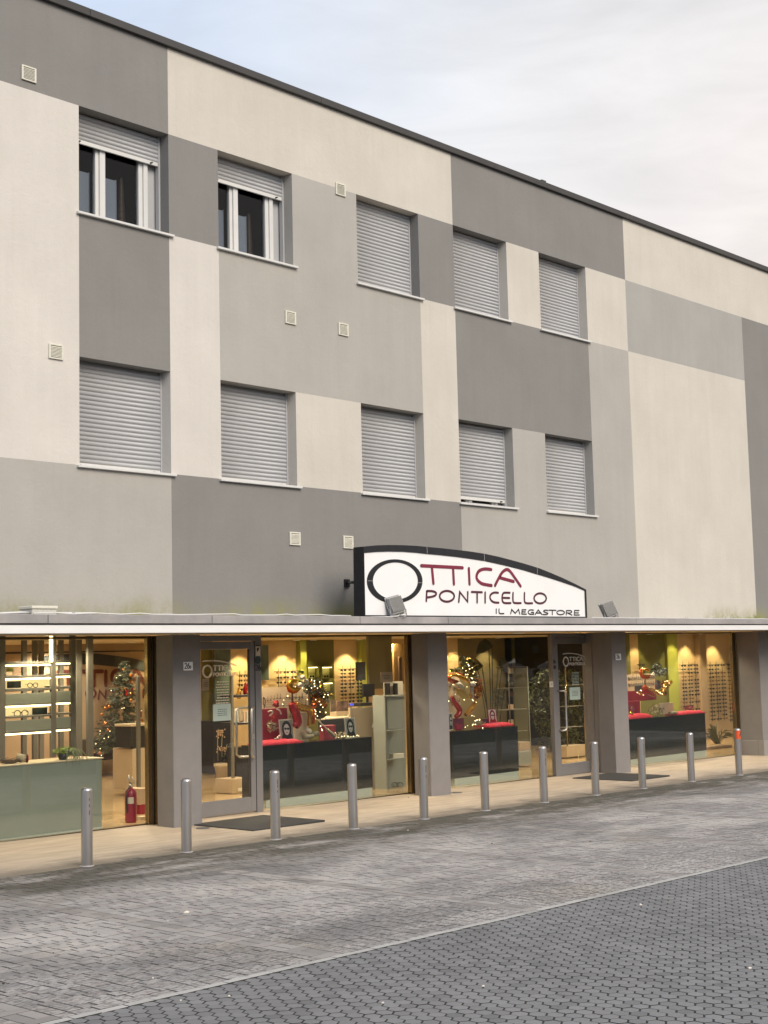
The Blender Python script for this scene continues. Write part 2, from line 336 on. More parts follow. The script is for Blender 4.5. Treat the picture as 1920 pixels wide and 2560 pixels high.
GLASS = glass('shop_glass', (.93, .945, .925), 1.66); WGLASS = glass('window_glass', (.74, .76, .77), 1.33)

# ------------------------------------------------------------------ stroke lettering
def arc(cx, cy, rx, ry, a0, a1, n=14): return [(cx + rx * math.cos(R(a0 + (a1 - a0) * i / n)), cy + ry * math.sin(R(a0 + (a1 - a0) * i / n))) for i in range(n + 1)]
FONT = {
 'O': (1.0, [arc(.5, .5, .5, .5, 90, 450, 26)]), 'T': (.8, [[(0, 1), (.8, 1)], [(.4, 1), (.4, 0)]]), 'I': (.12, [[(.06, 1), (.06, 0)]]),
 'C': (.75, [arc(.5, .5, .5, .5, 60, 300)]), 'A': (.9, [[(0, 0), (.38, .92), (.5, 1), (.58, .93), (.95, 0)], [(.18, .4), (.75, .33)]]),
 'P': (.6, [[(0, 0), (0, 1), (.35, 1)] + arc(.32, .73, .28, .27, 90, -90, 8) + [(0, .45)]]), 'N': (.75, [[(0, 0), (.03, 1), (.72, 0), (.75, 1)]]),
 'E': (.6, [[(.6, 1), (.08, 1), (0, .9), (0, .1), (.08, 0), (.6, 0)], [(0, .52), (.5, .52)]]), 'L': (.55, [[(0, 1), (0, .1), (.08, 0), (.55, 0)]]),
 'M': (1.0, [[(0, 0), (.1, 1), (.5, .2), (.9, 1), (1, 0)]]), 'D': (.7, [[(0, 0), (0, 1), (.25, 1)] + arc(.25, .5, .45, .5, 90, -90, 10) + [(0, 0)]]),
 '2': (.6, [arc(.3, .72, .28, .28, 160, -30, 10) + [(0, 0), (.6, 0)]]), '6': (.6, [arc(.3, .28, .28, .28, 150, 510, 16), [(.45, 1), (.15, .62), (.03, .35)]]),
 ' ': (.5, []) }
def ribbon(mb, pts, w, y, m=0, d=.004):
    """flat stroke with round ends in the plane y; pts are (x,z)"""
    pts = [Vector((p[0], p[1])) for p in pts]; L = []; Rr = []
    for i, p in enumerate(pts):
        a = (p - pts[i - 1]).normalized() if i else (pts[1] - p).normalized()
        b = (pts[i + 1] - p).normalized() if i < len(pts) - 1 else a
        t = (a + b); t = t.normalized() if t.length > .05 else a
        n = Vector((-t.y, t.x)); k = min(1.6, 1 / max(.35, n.dot(Vector((-a.y, a.x)))))
        L.append(p + n * w / 2 * k); Rr.append(p - n * w / 2 * k)
    n = len(pts); vs = [(q.x, y, q.y) for q in L + Rr] + [(q.x, y + d, q.y) for q in L + Rr]; fs = []
    for i in range(n - 1):
        fs.append((i, i + 1, n + i + 1, n + i)); fs.append((2 * n + i, 2 * n + i + 1, i + 1, i)); fs.append((n + i, n + i + 1, 3 * n + i + 1, 3 * n + i))
    mb.add(vs, fs, m)
    for p in (pts[0], pts[-1]):
        c = [(p.x + w / 2 * math.cos(2 * math.pi * k / 10), p.y + w / 2 * math.sin(2 * math.pi * k / 10)) for k in range(10)]
        mb.add([(a, y - .0004, b) for a, b in c], [tuple(range(10))], m)
def write(mb, txt, x, z, h, w, y, sx=1.0, gap=.2, m=0):
    for ch in txt:
        wd, st = FONT[ch]
        for s_ in st: ribbon(mb, [(x + a * h * sx, z + b * h) for a, b in s_], w, y, m)
        x += (wd + gap) * h * sx
    return x

# ------------------------------------------------------------------ ground
g = MB(); g.add([(-250, -250, -.30), (300, -250, -.30), (300, 250, -.30), (-250, 250, -.30)], [(0, 1, 2, 3)]); g.build('ground', JOINT2, kind='structure')
def sheet(x0, x1, y0, y1, dz, name, m, kind='structure', parent=None, nx=1):
    b = MB()
    for i in range(nx):
        a, c = x0 + (x1 - x0) * i / nx, x0 + (x1 - x0) * (i + 1) / nx
        b.add([(a, y0, gz(a) + dz), (c, y0, gz(c) + dz), (c, y1, gz(c) + dz), (a, y1, gz(a) + dz), (a, y0, gz(a) + dz - .05), (c, y0, gz(c) + dz - .05), (c, y1, gz(c) + dz - .05), (a, y1, gz(a) + dz - .05)],
              [(0, 1, 2, 3), (4, 5, 1, 0), (5, 6, 2, 1), (6, 7, 3, 2), (7, 4, 0, 3)])
    return b.build(name, m, parent, kind=kind)
sheet(1, 48, -1.93, .62, 0, 'sidewalk', WALK)
bay = sheet(1, 48, -7.04, -1.93, -.0028, 'parking_pavement', JOINT2)
hexg = sheet(-6, 48, -18, -7.04, -.0035, 'road_pavement', JOINT)
TILT = math.atan(.0075)
def stone(poly, h=0.0, c=.0022, drop=.02):
    """paver: flat top polygon, chamfered rim, skirt"""
    n = len(poly); cx = sum(p[0] for p in poly) / n; cy = sum(p[1] for p in poly) / n; vs = []
    for r, z in ((c * 1.2, h), (0, h - c * .9), (0, h - drop)):
        for x, y in poly:
            l = math.hypot(x - cx, y - cy); k = 1 - r / l; vs.append((cx + (x - cx) * k, cy + (y - cy) * k, z))
    fs = [tuple(range(n))]
    for q in (0, 1):
        for i in range(n): fs.append((q * n + i, (q + 1) * n + i, (q + 1) * n + (i + 1) % n, q * n + (i + 1) % n))
    return vs, fs
def lay(cands, parent, name, material, stuffname, joint=None):
    joint = joint or JOINT2
    """cands: (cx, cy, shapekey, poly centred at origin); the 300 that show largest become parts, the rest one mesh"""
    scored = []
    for cnd in cands:
        p = project((cnd[0], cnd[1], gz(cnd[0])))
        if p and -8 < p[0] < 1928 and p[1] < 2568: scored.append((p[2], cnd))
    scored.sort(key=lambda q: q[0]); near = [q[1] for q in scored[:300]]; ids = set(id(q) for q in near); cache = {}
    for cx, cy, key, poly in near:
        if key not in cache:
            vs, fs = stone(poly); me = bpy.data.meshes.new(name); me.from_pydata(vs, [], fs); me.materials.append(material); me.materials.append(joint); cache[key] = me; me.polygons.foreach_set('material_index', [0] * (1 + len(poly)) + [1] * len(poly))
        o = link(name, cache[key], parent, loc=(cx, cy, gz(cx) + rnd.uniform(-.0015, .0015))); o.rotation_euler = (rnd.uniform(-.006, .006), TILT, rnd.uniform(-.01, .01))
    b = MB()
    for cnd in cands:
        if id(cnd) in ids: continue
        cx, cy, key, poly = cnd; vs, fs = stone(poly); dz = rnd.uniform(-.0015, .0015)
        b.add([(cx + x, cy + y, gz(cx + x) + z + dz) for x, y, z in vs], fs); b.m[-len(poly):] = [1] * len(poly)
    b.build(stuffname, [material, joint], parent, kind='stuff')
# regular hexagons, point towards the facade, 10 cm pitch
cands = []; W2, RH = .0465, .0866
hexp = [(0, .0512), (-.0445, .0256), (-.0445, -.0256), (0, -.0512), (.0445, -.0256), (.0445, .0256)]
j = 0; y = -7.16
while y > -12.6:
    x = 3.3 + (.05 if j % 2 else 0)
    while x < 27:
        p = project((x, y, gz(x)))
        if p and -420 < p[0] < 2340 and p[1] < 2960: cands.append((x, y, 0, hexp))
        x += .1
    j += 1; y -= RH
lay(cands, hexg, 'paver', HEX, 'far_pavers', JOINT)
# pale kerb stones, a row between the two pavements
cands = []; x = 3.2
while x < 34: cands.append((x, -7.068, 0, [(-.092, -.029), (.092, -.029), (.092, .029), (-.092, .029)])); x += .19
lay(cands, bay, 'kerb_stone', WBL, 'far_kerb_stones')
# setts in courses, with a pale divider band every bay
cands = []; divs = []; y = -6.985; row = 0
DIV = [4.78 + 2.25 * i for i in range(14)]
while y < -1.9:
    x = 3.0 + rnd.uniform(0, .1)
    while x < 34:
        nd = next((d for d in DIV if abs(x - (d - .21)) < .004), None)
        if nd is not None: x = nd; continue
        l = rnd.choice((.105, .105, .155, .155, .205))
        nx = next((d - .21 for d in DIV if x < d - .21 < x + l + .06), None)
        if nx is not None: l = nx - x
        hl = round(l, 2) / 2 - .005
        if hl > .012: cands.append((x + l / 2, y, round(l, 2), [(-hl, -.0458), (hl, -.0458), (hl, .0458), (-hl, .0458)]))
        x += l
    if row % 3 == 0:
        for d in DIV: (divs if y < -3.5 else cands).append((d - .105, y, 'x', [(-.1005, -.0465), (.1005, -.0465), (.1005, .0465), (-.1005, .0465)]))
    elif row % 3 == 1:
        for d in DIV:
            for o_ in (-.158, -.052): (divs if y < -3.5 else cands).append((d + o_, y + .051, 'y', [(-.048, -.0975), (.048, -.0975), (.048, .0975), (-.048, .0975)]))
    y += .102; row += 1
lay(divs, bay, 'divider_sett', DIVM, 'far_divider_setts')
lay(cands, bay, 'sett', SETT, 'far_setts')
# litter, leaves and pale spots on the paving
spots = []
for u, v, s_, m_ in ((467, 2281, .055, WHT), (420, 2303, .012, WHT), (382, 2446, .015, WHT), (452, 2502, .012, WHT), (573, 2491, .020, WHT), (957, 2508, .018, WHT), (1602, 2262, .03, WHT), (1874, 2421, .03, WHT), (1208, 2466, .02, WHT),
                     (8, 2460, .018, BROWN), (133, 2383, .010, BROWN), (1476, 2104, .025, BROWN), (1230, 2109, .02, BROWN), (1893, 1946, .045, BROWN), (1021, 1994, .02, BROWN), (1020, 2076, .02, WHT), (1618, 2044, .02, BROWN), (1780, 2073, .02, WHT)):
    d = at(u, v, 0) - CAM; t = None
    # onto the ground plane
    for _ in range(1):
        t = (gz(0) - CAM.z) / (d.z + .0075 * d.x)
    p = CAM + d * t; s_ *= .6
    b = MB(); k = 7; ph = rnd.random() * 6
    top = [(s_ * rnd.uniform(.55, 1) * math.cos(ph + 2 * math.pi * i / k), s_ * rnd.uniform(.4, .8) * math.sin(ph + 2 * math.pi * i / k)) for i in range(k)]
    b.add([(x_, y_, .006) for x_, y_ in top] + [(x_ * 1.1, y_ * 1.1, 0) for x_, y_ in top] + [(0, 0, .006 + s_ * .25)], [(i, (i + 1) % k, 2 * k) for i in range(k)] + [(i, k + i, k + (i + 1) % k, (i + 1) % k) for i in range(k)])
    leafy = m_ is BROWN
    o = b.build('dead_leaf' if leafy else 'litter', m_, None, ('dry brown leaf lying on the paving, ' if leafy else 'small pale scrap of litter on the paving, ') + ('towards the left of the photo' if u < 700 else 'in the middle of the photo' if u < 1300 else 'towards the right of the photo'), 'leaf' if leafy else 'litter', 'dead leaves blown over the paving' if leafy else 'scraps of litter on the paving')
    o.location = (p.x, p.y, gz(p.x))

b = MB(); r2 = random.Random(3)
for k in range(60):
    x = -70 + k * 3.6; h = r2.uniform(5, 9.5); y = -52 + r2.uniform(-3, 3)
    for j in range(16): b.ball((x + r2.uniform(-2.4, 2.4), y + r2.uniform(-1.5, 1.5), h * r2.uniform(.25, .8)), r2.uniform(1, 2.1), 0, 7)
    for j in range(90):
        p = Vector((x + r2.gauss(0, 2.1), y + 2.5 + r2.uniform(-1, 1), abs(r2.gauss(h * .55, h * .25)))); w = Vector((r2.gauss(0, 1), r2.gauss(0, 1), r2.gauss(0, 1))).normalized() * .4; u_ = Vector((r2.gauss(0, 1), r2.gauss(0, 1), r2.gauss(0, 1))).normalized() * .4
        b.add([p - w, p + u_, p + w, p - u_], [(0, 1, 2, 3)])
b.build('far_trees', mat('far_tree_green', (.045, .055, .028), .8, var=.5, scale=.8), None, 'dark tree belt across the square, seen mirrored in the shop glass', 'trees', kind='stuff')
# ------------------------------------------------------------------ building shell
bld = thing('shop_building', 'three storey block with grey and cream plaster patchwork above the glazed optician shop', 'building', (11, 0, 0))
X1l, X1r, X2l, X2r, X3l, X3r, X4l, X4r, X5l, X5r, X6, X7 = 9.86, 11.24, 12.07, 13.43, 14.73, 16.10, 16.93, 18.30, 19.19, 20.57, 21.84, 26.14
XA, XZ = 2.0, 40.0; Ca, Sl, Ll, Su, Lu, Rf = 2.50, 4.392, 5.702, 7.482, 8.812, 9.975
panels = [
 ('dark grey plaster panel under the roof, over the leftmost window', PD, [(XA, X1r, Lu, Rf)]),
 ('tall pale plaster panel left of the windows', PP, [(XA, X1l, Sl, Lu)]),
 ('mid grey plaster panel above the canopy at the left', PM, [(XA, X1r, Ca, Sl)]),
 ('dark grey plaster panel between the two leftmost windows', PD, [(X1l, X1r, Ll, Su)]),
 ('long cream plaster panel under the roof', PL, [(X1r, X4l, Lu, Rf)]),
 ('dark grey plaster panel between first and second upper windows', PD, [(X1r, X2l, Su, Lu)]),
 ('tall pale plaster strip between the first and second window columns', PP, [(X1r, X2l, Sl, Su)]),
 ('long dark grey plaster panel behind the shop sign', PD, [(X1r, X4l, Ca, Sl)]),
 ('mid grey plaster panel around the two vents', PM, [(X2l, X2r, Ll, Su), (X2r, X3l, Ll, Lu), (X3l, X3r, Ll, Su)]),
 ('cream plaster panel between second and third lower windows', PL, [(X2r, X3l, Sl, Ll)]),
 ('dark grey plaster panel between third and fourth upper windows', PD, [(X3r, X4l, Su, Lu)]),
 ('tall cream plaster strip beside the third window column', PL, [(X3r, X4l, Sl, Su)]),
 ('dark grey plaster panel under the roof above the fourth and fifth windows', PD, [(X4l, X6, Lu, Rf)]),
 ('cream plaster panel between fourth and fifth upper windows', PL, [(X4r, X5l, Su, Lu)]),
 ('dark grey plaster panel between the fourth and fifth windows of both floors', PD, [(X4l, X5r, Ll, Su)]),
 ('mid grey plaster panel right of the sign', PM, [(X4l, X4r, Ca, Sl), (X4r, X5l, Ca, Ll), (X5l, X5r, Ca, Sl), (X5r, X6, Ca, Su)]),
 ('cream plaster panel right of the fifth upper window', PL, [(X5r, X6, Su, Lu)]),
 ('long cream plaster panel under the roof at the right', PL, [(X6, XZ, Lu, Rf)]),
 ('cool grey plaster panel at the right', PG, [(X6, X7, Su, Lu)]),
 ('large cream plaster panel at the right', PL, [(X6, X7, Ca, Su)]),
 ('dark grey plaster panel at the right edge', PD, [(X7, XZ, Ca, Lu)])]
for lab, m_, rs in panels:
    b = MB()
    for x0, x1, z0, z1 in rs: b.box(x0, x1, 0, .32, z0, z1)
    b.build('wall_panel', m_, bld, lab)
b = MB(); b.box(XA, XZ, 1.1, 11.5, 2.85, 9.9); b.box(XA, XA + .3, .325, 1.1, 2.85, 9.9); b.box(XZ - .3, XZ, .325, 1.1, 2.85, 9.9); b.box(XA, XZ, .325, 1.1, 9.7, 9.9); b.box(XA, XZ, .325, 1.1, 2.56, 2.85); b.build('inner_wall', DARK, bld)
b = MB()
x = XA
while x < XZ: b.cbox(x, min(XZ, x + 3.995), -.055, .42, 9.975, 10.075, .005); x += 4
b.box(15.3 + 4.0, 15.42 + 4.0, -.05, .0, 10.075, 10.10); b.build('roof_coping', COPE, bld)
# vents
for u0, v0, u1, v1, w_ in ((55, 157, 93.5, 212, 'cream louvre vent beside the top left window'), (840, 455, 864, 492, 'cream louvre vent under the roof panel, left of the third upper window'), (714, 776, 741, 812, 'left cream louvre vent of the pair below the second window'), (847, 806, 872, 841, 'right cream louvre vent of the pair below the third window'),
                       (123, 857, 159, 901, 'cream louvre vent on the pale panel at the left'), (725, 1330, 751, 1363, 'cream louvre vent on the dark panel left of the sign'), (859, 1340, 884, 1371, 'cream louvre vent touching the left end of the sign')):
    a, c = at(u0, v0, -.02), at(u1, v1, -.02); w = .2; x0 = a.x; z1 = (a.z + c.z) / 2 + .09; z0 = z1 - .18
    b = MB(); f_ = .024; yb = -.022
    b.cbox(x0, x0 + f_, yb, -.001, z0, z1, .003); b.cbox(x0 + w - f_, x0 + w, yb, -.001, z0, z1, .003); b.cbox(x0 + f_, x0 + w - f_, yb, -.001, z1 - f_ * .8, z1, .003); b.cbox(x0 + f_, x0 + w - f_, yb, -.001, z0, z0 + f_ * .8, .003)
    v_ = b.build('vent', VENT, bld, w_)
    b = MB(); b.box(x0 + f_, x0 + w - f_, -.004, -.002, z0 + .015, z1 - .015, 1)
    n = 8
    for i in range(n):
        z = z0 + .026 + i * (z1 - z0 - .05) / n
        b.add([(x0 + f_, yb + .002, z), (x0 + w - f_, yb + .002, z), (x0 + w - f_, -.006, z + .014), (x0 + f_, -.006, z + .014), (x0 + f_, yb + .002, z + .005), (x0 + w - f_, yb + .002, z + .005), (x0 + w - f_, -.006, z + .018), (x0 + f_, -.006, z + .018)], [(0, 3, 2, 1), (4, 5, 6, 7), (0, 1, 5, 4)])
    b.build('louvre', [VENT, VDARK], v_, kind='stuff')

# ------------------------------------------------------------------ upper windows with roller shutters
PITCH_S = .0555
def slat_mesh(w, z=.0):
    prof = [(.004, 0), (-.004, .006), (-.0115, .016), (-.014, .0275), (-.0115, .039), (-.004, .048), (.0045, .0515), (.0045, .0555)]
    vs = [(x, y, zz) for x in (0, w) for y, zz in prof]; n = len(prof)
    me = bpy.data.meshes.new('slat'); me.from_pydata(vs, [], [(i, n + i, n + i + 1, i + 1) for i in range(n - 1)] + [tuple(range(n))[::-1], tuple(range(n, 2 * n))]); me.materials.append(ALU)
    for p in me.polygons: p.use_smooth = len(p.vertices) == 4
    return me
slats = {}
def window(x0, x1, z0, z1, zb, lab, inside=False):
    """zb: height of the shutter's lower edge"""
    ys = .19; b = MB()
    b.cbox(x0, x0 + .028, ys - .022, ys + .05, z0, z1 - .002, .003); b.cbox(x1 - .028, x1, ys - .022, ys + .05, z0, z1 - .002, .003)
    b.box(x0 + .028, x1 - .028, ys + .02, ys + .05, z1 - .05, z1 - .002)
    w = b.build('window', ALU, bld, lab)
    sil = MB(); sil.cbox(x0 - .04, x1 + .06, -.045, .17, z0 - .032, z0 - .001, .004); sil.build('sill', WHITE, w)
    key = round(x1 - x0 - .056, 3)
    if key not in slats: slats[key] = slat_mesh(key)
    z = zb + .052
    while z < z1 - .02:
        h = min(PITCH_S, z1 - .004 - z)
        if h > .03:
            o = link('slat', slats[key], w); o.matrix_parent_inverse = Matrix.Identity(4); o.location = (x0 + .028, ys, z); o.scale.z = h / PITCH_S
            o.matrix_parent_inverse = Matrix.Identity(4)
        z += PITCH_S
    bb = MB(); bb.cbox(x0 + .03, x1 - .03, ys - .013, ys + .012, zb, zb + .051, .003)
    bb.build('bottom_rail', WHITE, w)
    st = MB()
    for xx in (x0 + .12, x1 - .15): st.tube([(xx, ys - .012, zb + .02), (xx, ys - .05, zb + .016)], .011, 8)
    st.build('stopper', STEELD, w)
    if inside or zb > z0 + .05:
        f_ = MB(); ya, yb = .235, .30; fx0, fx1 = x0 + .002, x1 - .002; mid = x0 + (x1 - x0) * .345
        f_.box(fx0, fx1, ya - .006, yb, z0, z0 + .05); f_.box(fx0, fx1, ya - .006, yb, z1 - .1, z1)
        f_.cbox(mid - .065, mid - .012, ya, yb, z0 + .05, z1 - .1, .005); f_.cbox(mid - .010, mid + .075, ya - .02, yb, z0 + .05, z1 - .1, .006)
        f_.cbox(x1 - .30, x1 - .235, ya, yb, z0 + .05, z1 - .1, .005); f_.cbox(x1 - .233, x1 - .165, ya - .02, yb, z0 + .05, z1 - .1, .006)
        f_.cbox(x1 - .163, x1 - .004, ya + .03, yb, z0 + .05, z1 - .1, .003, 1)
        f_.cbox(x0, x0 + .06, ya, yb, z0 + .05, z1 - .1, .005)
        f_.build('frame', [WHITE, ALU], w)
        p = MB(); p.box(x0 + .06, mid - .065, yb - .03, yb - .022, z0 + .05, z1 - .1); p.box(mid + .075, x1 - .30, yb - .03, yb - .022, z0 + .05, z1 - .1); p.build('pane', WGLASS, w)
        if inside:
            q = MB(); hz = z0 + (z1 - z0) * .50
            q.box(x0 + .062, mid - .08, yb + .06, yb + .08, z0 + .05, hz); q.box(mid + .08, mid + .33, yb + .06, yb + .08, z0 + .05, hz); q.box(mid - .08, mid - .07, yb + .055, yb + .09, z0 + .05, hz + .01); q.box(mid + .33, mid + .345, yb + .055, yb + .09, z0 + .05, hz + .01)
            q.build('inner_panel', mat('grey_blue_panel', (.42, .45, .52), .6), w)  # flat grey-blue panels behind the lower half of the panes
            c = MB(); pts = [(x1 - .44 + .04 * math.sin(i * 1.9), yb + .12 + .03 * (i % 2), 0) for i in range(5)]
            for i in range(8):
                z_ = z0 + .04 + i * .09; hw = .075 - .006 * i
                c.tube([(x1 - .40 - hw * .3, yb + .16, z_), (x1 - .40 - .01, yb + .16, z_ + .09)], [hw, hw * .8], 7, cap=False)
            c.build('curtain', BROWN, w)
    return w
W1 = 'first window column from the left'
cols = [(X1l, X1r), (X2l, X2r), (X3l, X3r), (X4l, X4r), (X5l, X5r)]
names = ['first', 'second', 'third', 'fourth', 'fifth']
for i, (a, c) in enumerate(cols):
    zb = Su + .006
    if i == 0: zb = at(195, 358.5, .19).z
    if i == 1: zb = at(544, 455.5, .19).z
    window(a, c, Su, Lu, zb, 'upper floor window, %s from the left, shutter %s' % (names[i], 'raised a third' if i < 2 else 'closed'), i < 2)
    zb = Sl + .006
    if i == 3: zb = Sl + .085
    window(a, c, Sl, Ll, zb, 'lower floor window, %s from the left, shutter %s' % (names[i], 'open a hand at the bottom' if i == 3 else 'closed'))

# ------------------------------------------------------------------ canopy and columns
b = MB(); b.box(XA, XZ, -1.0, -.001, 2.375, 2.50); b.build('canopy_soffit', SOFF, bld)
b = MB(); b.box(XA, XZ, -.95, -.001, 2.503, 2.54); b.build('canopy_roof', GUT, bld)
b = MB(); b.cbox(XA, XZ, -1.022, -1.002, 2.372, 2.462, .003); b.build('white_fascia', WHITEB, bld, 'white band along the canopy edge')
b = MB(); b.box(XA, XZ, -1.012, -1.002, 2.463, 2.478); b.build('shadow_gap', STEELD, bld)
joints = [XA] + [at(u, 1545, -1.04).x for u in (120, 530, 900, 1120, 1590)] + [XZ]
for i in range(len(joints) - 1):
    b = MB(); b.cbox(joints[i] + .004, joints[i + 1] - .004, -1.045, -.95, 2.479, 2.575, .004); b.build('gutter_panel', GUT, bld)
for i, (x0, dep) in enumerate(((11.24, .335), (16.06, .335), (20.925, .33), (26.17, .50))):
    b = MB(); x1 = x0 + (.45 if i < 3 else 3.2)
    zc = .32 if i == 3 else gz(x0) - .02
    b.cbox(x0, x1, 0.004, dep, zc, 2.374, .008)
    if i == 2: b.box(x0 + .03, x1, dep, .60, gz(x0), 2.374)
    c = b.build('column', COLM, bld, ['left column with number plate 26D', 'column between the second and third shop windows', 'column right of the second door with number plate 26C', 'wide pier at the right edge with a tiled base'][i])
    if i == 3:
        for kx in range(3):
            t_ = MB(); t_.cbox(x0 - .012 + kx * .62, x0 - .012 + kx * .62 + .612, -.012, .12, gz(x0) - .02, .318 - .12, .004); t_.build('base_tile', mat('grey_base_tile', (.27, .25, .235), .6, var=.06, scale=4) if kx == 0 else bpy.data.materials['grey_base_tile'], c)
        t_ = MB(); t_.cbox(x0 - .012, x0 + .1, .124, dep + .01, gz(x0) - .02, .198, .004); t_.build('base_tile', bpy.data.materials['grey_base_tile'], c)
        t_ = MB(); t_.box(x0, x1, .004, dep, .19, .33); t_.build('column_foot', COLM, c)
# drain caps at the foot of the columns
for (u, v), w_ in zip(((507, 2071), (1141, 1982), (1595, 1935)), ('beside the left column and its doormat', 'right of the column in the middle', 'right of the column beside the second door')):
    d = at(u, v, 0) - CAM; t = (gz(0) - CAM.z) / (d.z + .0075 * d.x); p = CAM + d * t
    b = MB(); b.lathe((p.x, p.y, gz(p.x)), [(.085, 0), (.085, .006), (.075, .008), (.03, .008), (0, .009)], 20); b.build('drain_cover', mat('drain_grey', (.10, .10, .10), .5) if 'drain_grey' not in bpy.data.materials else bpy.data.materials['drain_grey'], None, 'small dark round drain cover ' + w_, 'drain cover', 'drain covers at the column feet')

# ------------------------------------------------------------------ shop front
GY = .60; ZT = 2.374
def shopwin(x0, x1, lab, left=None, right=None):
    b = MB(); b.box(x0, x1, GY - .015, GY + .03, gz(x1) - .03, gz(x1) + .018)
    w = b.build('shop_window', BRASSD, bld, lab)
    b = MB(); b.box(x0, x1, GY - .012, GY + .03, ZT - .028, ZT - .001); b.build('top_rail', BRASSD, w)
    b = MB(); b.box(x0 + .002, x1 - .002, GY, GY + .008, gz(x1) + .018, ZT - .028); b.build('pane', GLASS, w)
    return w
def brass(xr, parent):
    """bronze post at the right end of a shop window, behind the column"""
    for a0, a1, y0, y1, m_ in ((xr - .17, xr - .105, GY - .05, GY + .02, BRASS), (xr - .10, xr - .085, GY - .06, GY + .02, BRASSD), (xr - .08, xr + .05, GY - .20, GY + .02, BRASS)):
        b = MB(); b.cbox(a0, a1, y0, y1, gz(a0) - .02, ZT - .002, .004); b.build('frame_post', m_, parent)
xa_r = at(391, 1900, GY).x; xb_l = at(652, 1900, GY).x; xb_r = at(1036, 1800, GY).x; xc_l = 16.5; xc_r = at(1381, 1800, GY).x; xd_l = 21.4; xd_r = at(1842, 1750, GY).x
wA = shopwin(XA, xa_r, 'leftmost shop window'); brass(xa_r, wA)
wB = shopwin(xb_l, xb_r, 'shop window between the first door and the middle column'); brass(xb_r, wB)
wC = shopwin(xc_l, xc_r, 'shop window left of the second door')
wD = shopwin(xd_l, xd_r, 'rightmost shop window'); brass(xd_r, wD)
def door(x0, x1, hl, lab, handle_left):
    """leaf between x0 and x1 with frame jambs; hl = jamb width"""
    fr = MB(); zb = gz(x0) - .02
    fr.cbox(x0, x0 + hl, GY - .045, GY + .04, zb, ZT, .004); fr.cbox(x1 - hl, x1, GY - .045, GY + .04, zb, ZT, .004); fr.cbox(x0 + hl, x1 - hl, GY - .045, GY + .04, ZT - .075, ZT, .004)
    d = fr.build('door', DFRAME, bld, lab)
    a, c = x0 + hl + .006, x1 - hl - .006; zt = ZT - .083; s_ = .085; bh = .215
    lf = MB(); lf.cbox(a, a + s_, GY - .035, GY + .02, zb + .02, zt, .004); lf.cbox(c - s_, c, GY - .035, GY + .02, zb + .02, zt, .004)
    lf.cbox(a + s_, c - s_, GY - .035, GY + .02, zb + .02, zb + bh, .004); lf.cbox(a + s_, c - s_, GY - .035, GY + .02, zt - .10, zt, .004)
    lf.build('leaf', DFRAME, d)
    gk = MB(); gk.box(a + s_, a + s_ + .008, GY - .03, GY, zb + bh, zt - .10); gk.box(c - s_ - .008, c - s_, GY - .03, GY, zb + bh, zt - .10); gk.build('gasket', STEELD, d)
    p = MB(); p.box(a + s_ + .008, c - s_ - .008, GY - .008, GY, zb + bh, zt - .10); p.build('pane', GLASS, d)
    hx = (a + .045) if handle_left else (c - .045); sg = -1 if not handle_left else 1
    def hnd(yo, dx, z0, z1):
        h = MB(); y0 = GY + (-.035 if yo < 0 else .02); xo = hx + dx * sg
        pts = [(hx, y0, z1), (hx + dx * sg * .3, y0 + yo * .6, z1 + .005)] + [(hx + dx * sg * k2, y0 + yo * (.6 + .4 * k3), z1 - q) for k2, k3, q in ((.75, .9, .0), (1, 1, .035))]
        pts += [(xo, y0 + yo, z0 + .035), (hx + dx * sg * .75, y0 + yo * .96, z0), (hx + dx * sg * .3, y0 + yo * .6, z0 - .005), (hx, y0, z0)]
        h.tube(pts, .016, 10); h.build('handle', STEEL, d)
    zh1, zh0 = (1.395, .74)
    if handle_left: zh1, zh0 = at(1402, 1727, GY).z, at(1402, 1825, GY).z
    hnd(-.09, .10, zh0, zh1)
    if not handle_left: hnd(.10, .16, zh0, zh1)
    lk = MB(); lk.cbox(hx - .014, hx + .014, GY - .045, GY - .034, zh0 + .18 * (zh1 - zh0) * 2, zh0 + .18 * (zh1 - zh0) * 2 + .07, .002); lk.build('lock', STEEL, d)
    return d, a + s_, c - s_, zb
d1x1 = xb_l; d1, p0, p1, zb1 = door(11.30, d1x1, .115, 'first door, with the steel handle at its right', False)
d2x0 = xc_r; d2, q0, q1, zb2 = door(d2x0, d2x0 + 1.52, .085, 'second door, with the steel handle at its left', True)
sp = MB(); sp.cbox(d2x0 + 1.522, 20.95, GY - .16, GY + .04, gz(20) - .02, ZT, .004); sp.build('frame_post', DFRAME, bld)
# lettering on the door panes
def decal(parent, u0, u1, vt, vb, y, m_):
    a, c = at(u0, (vt + vb) / 2, y), at(u1, (vt + vb) / 2, y); zt, zb_ = at((u0 + u1) / 2, vt, y).z, at((u0 + u1) / 2, vb, y).z
    wv, hv = c.x - a.x, zt - zb_; mb = MB(); x0 = a.x
    ribbon(mb, [(x0 + wv * t, zb_ + hv * (.93 + .10 * math.sin(math.pi * (.12 + t * .80)) - .30 * t * t)) for t in [i / 14 for i in range(15)]], hv * .075, y)
    ribbon(mb, [(x0 + hv * .36 + hv * .33 * math.cos(t * math.pi / 12), zb_ + hv * .38 + hv * .34 * math.sin(t * math.pi / 12)) for t in range(25)], hv * .10, y)
    lx = x0 + hv * .82; tw = x0 + wv - lx
    def fit(txt, z, h, w_):
        tot = sum(FONT[c_][0] + .22 for c_ in txt) * h
        write(mb, txt, lx, z, h, w_, y, (tw if txt[0] == 'P' else tw * .82) / tot, .22)
    fit('TTICA', zb_ + hv * .42, hv * .28, hv * .07); fit('PONTICELLO', zb_ + hv * .10, hv * .18, hv * .05)
    mb.build('lettering', m_, parent)
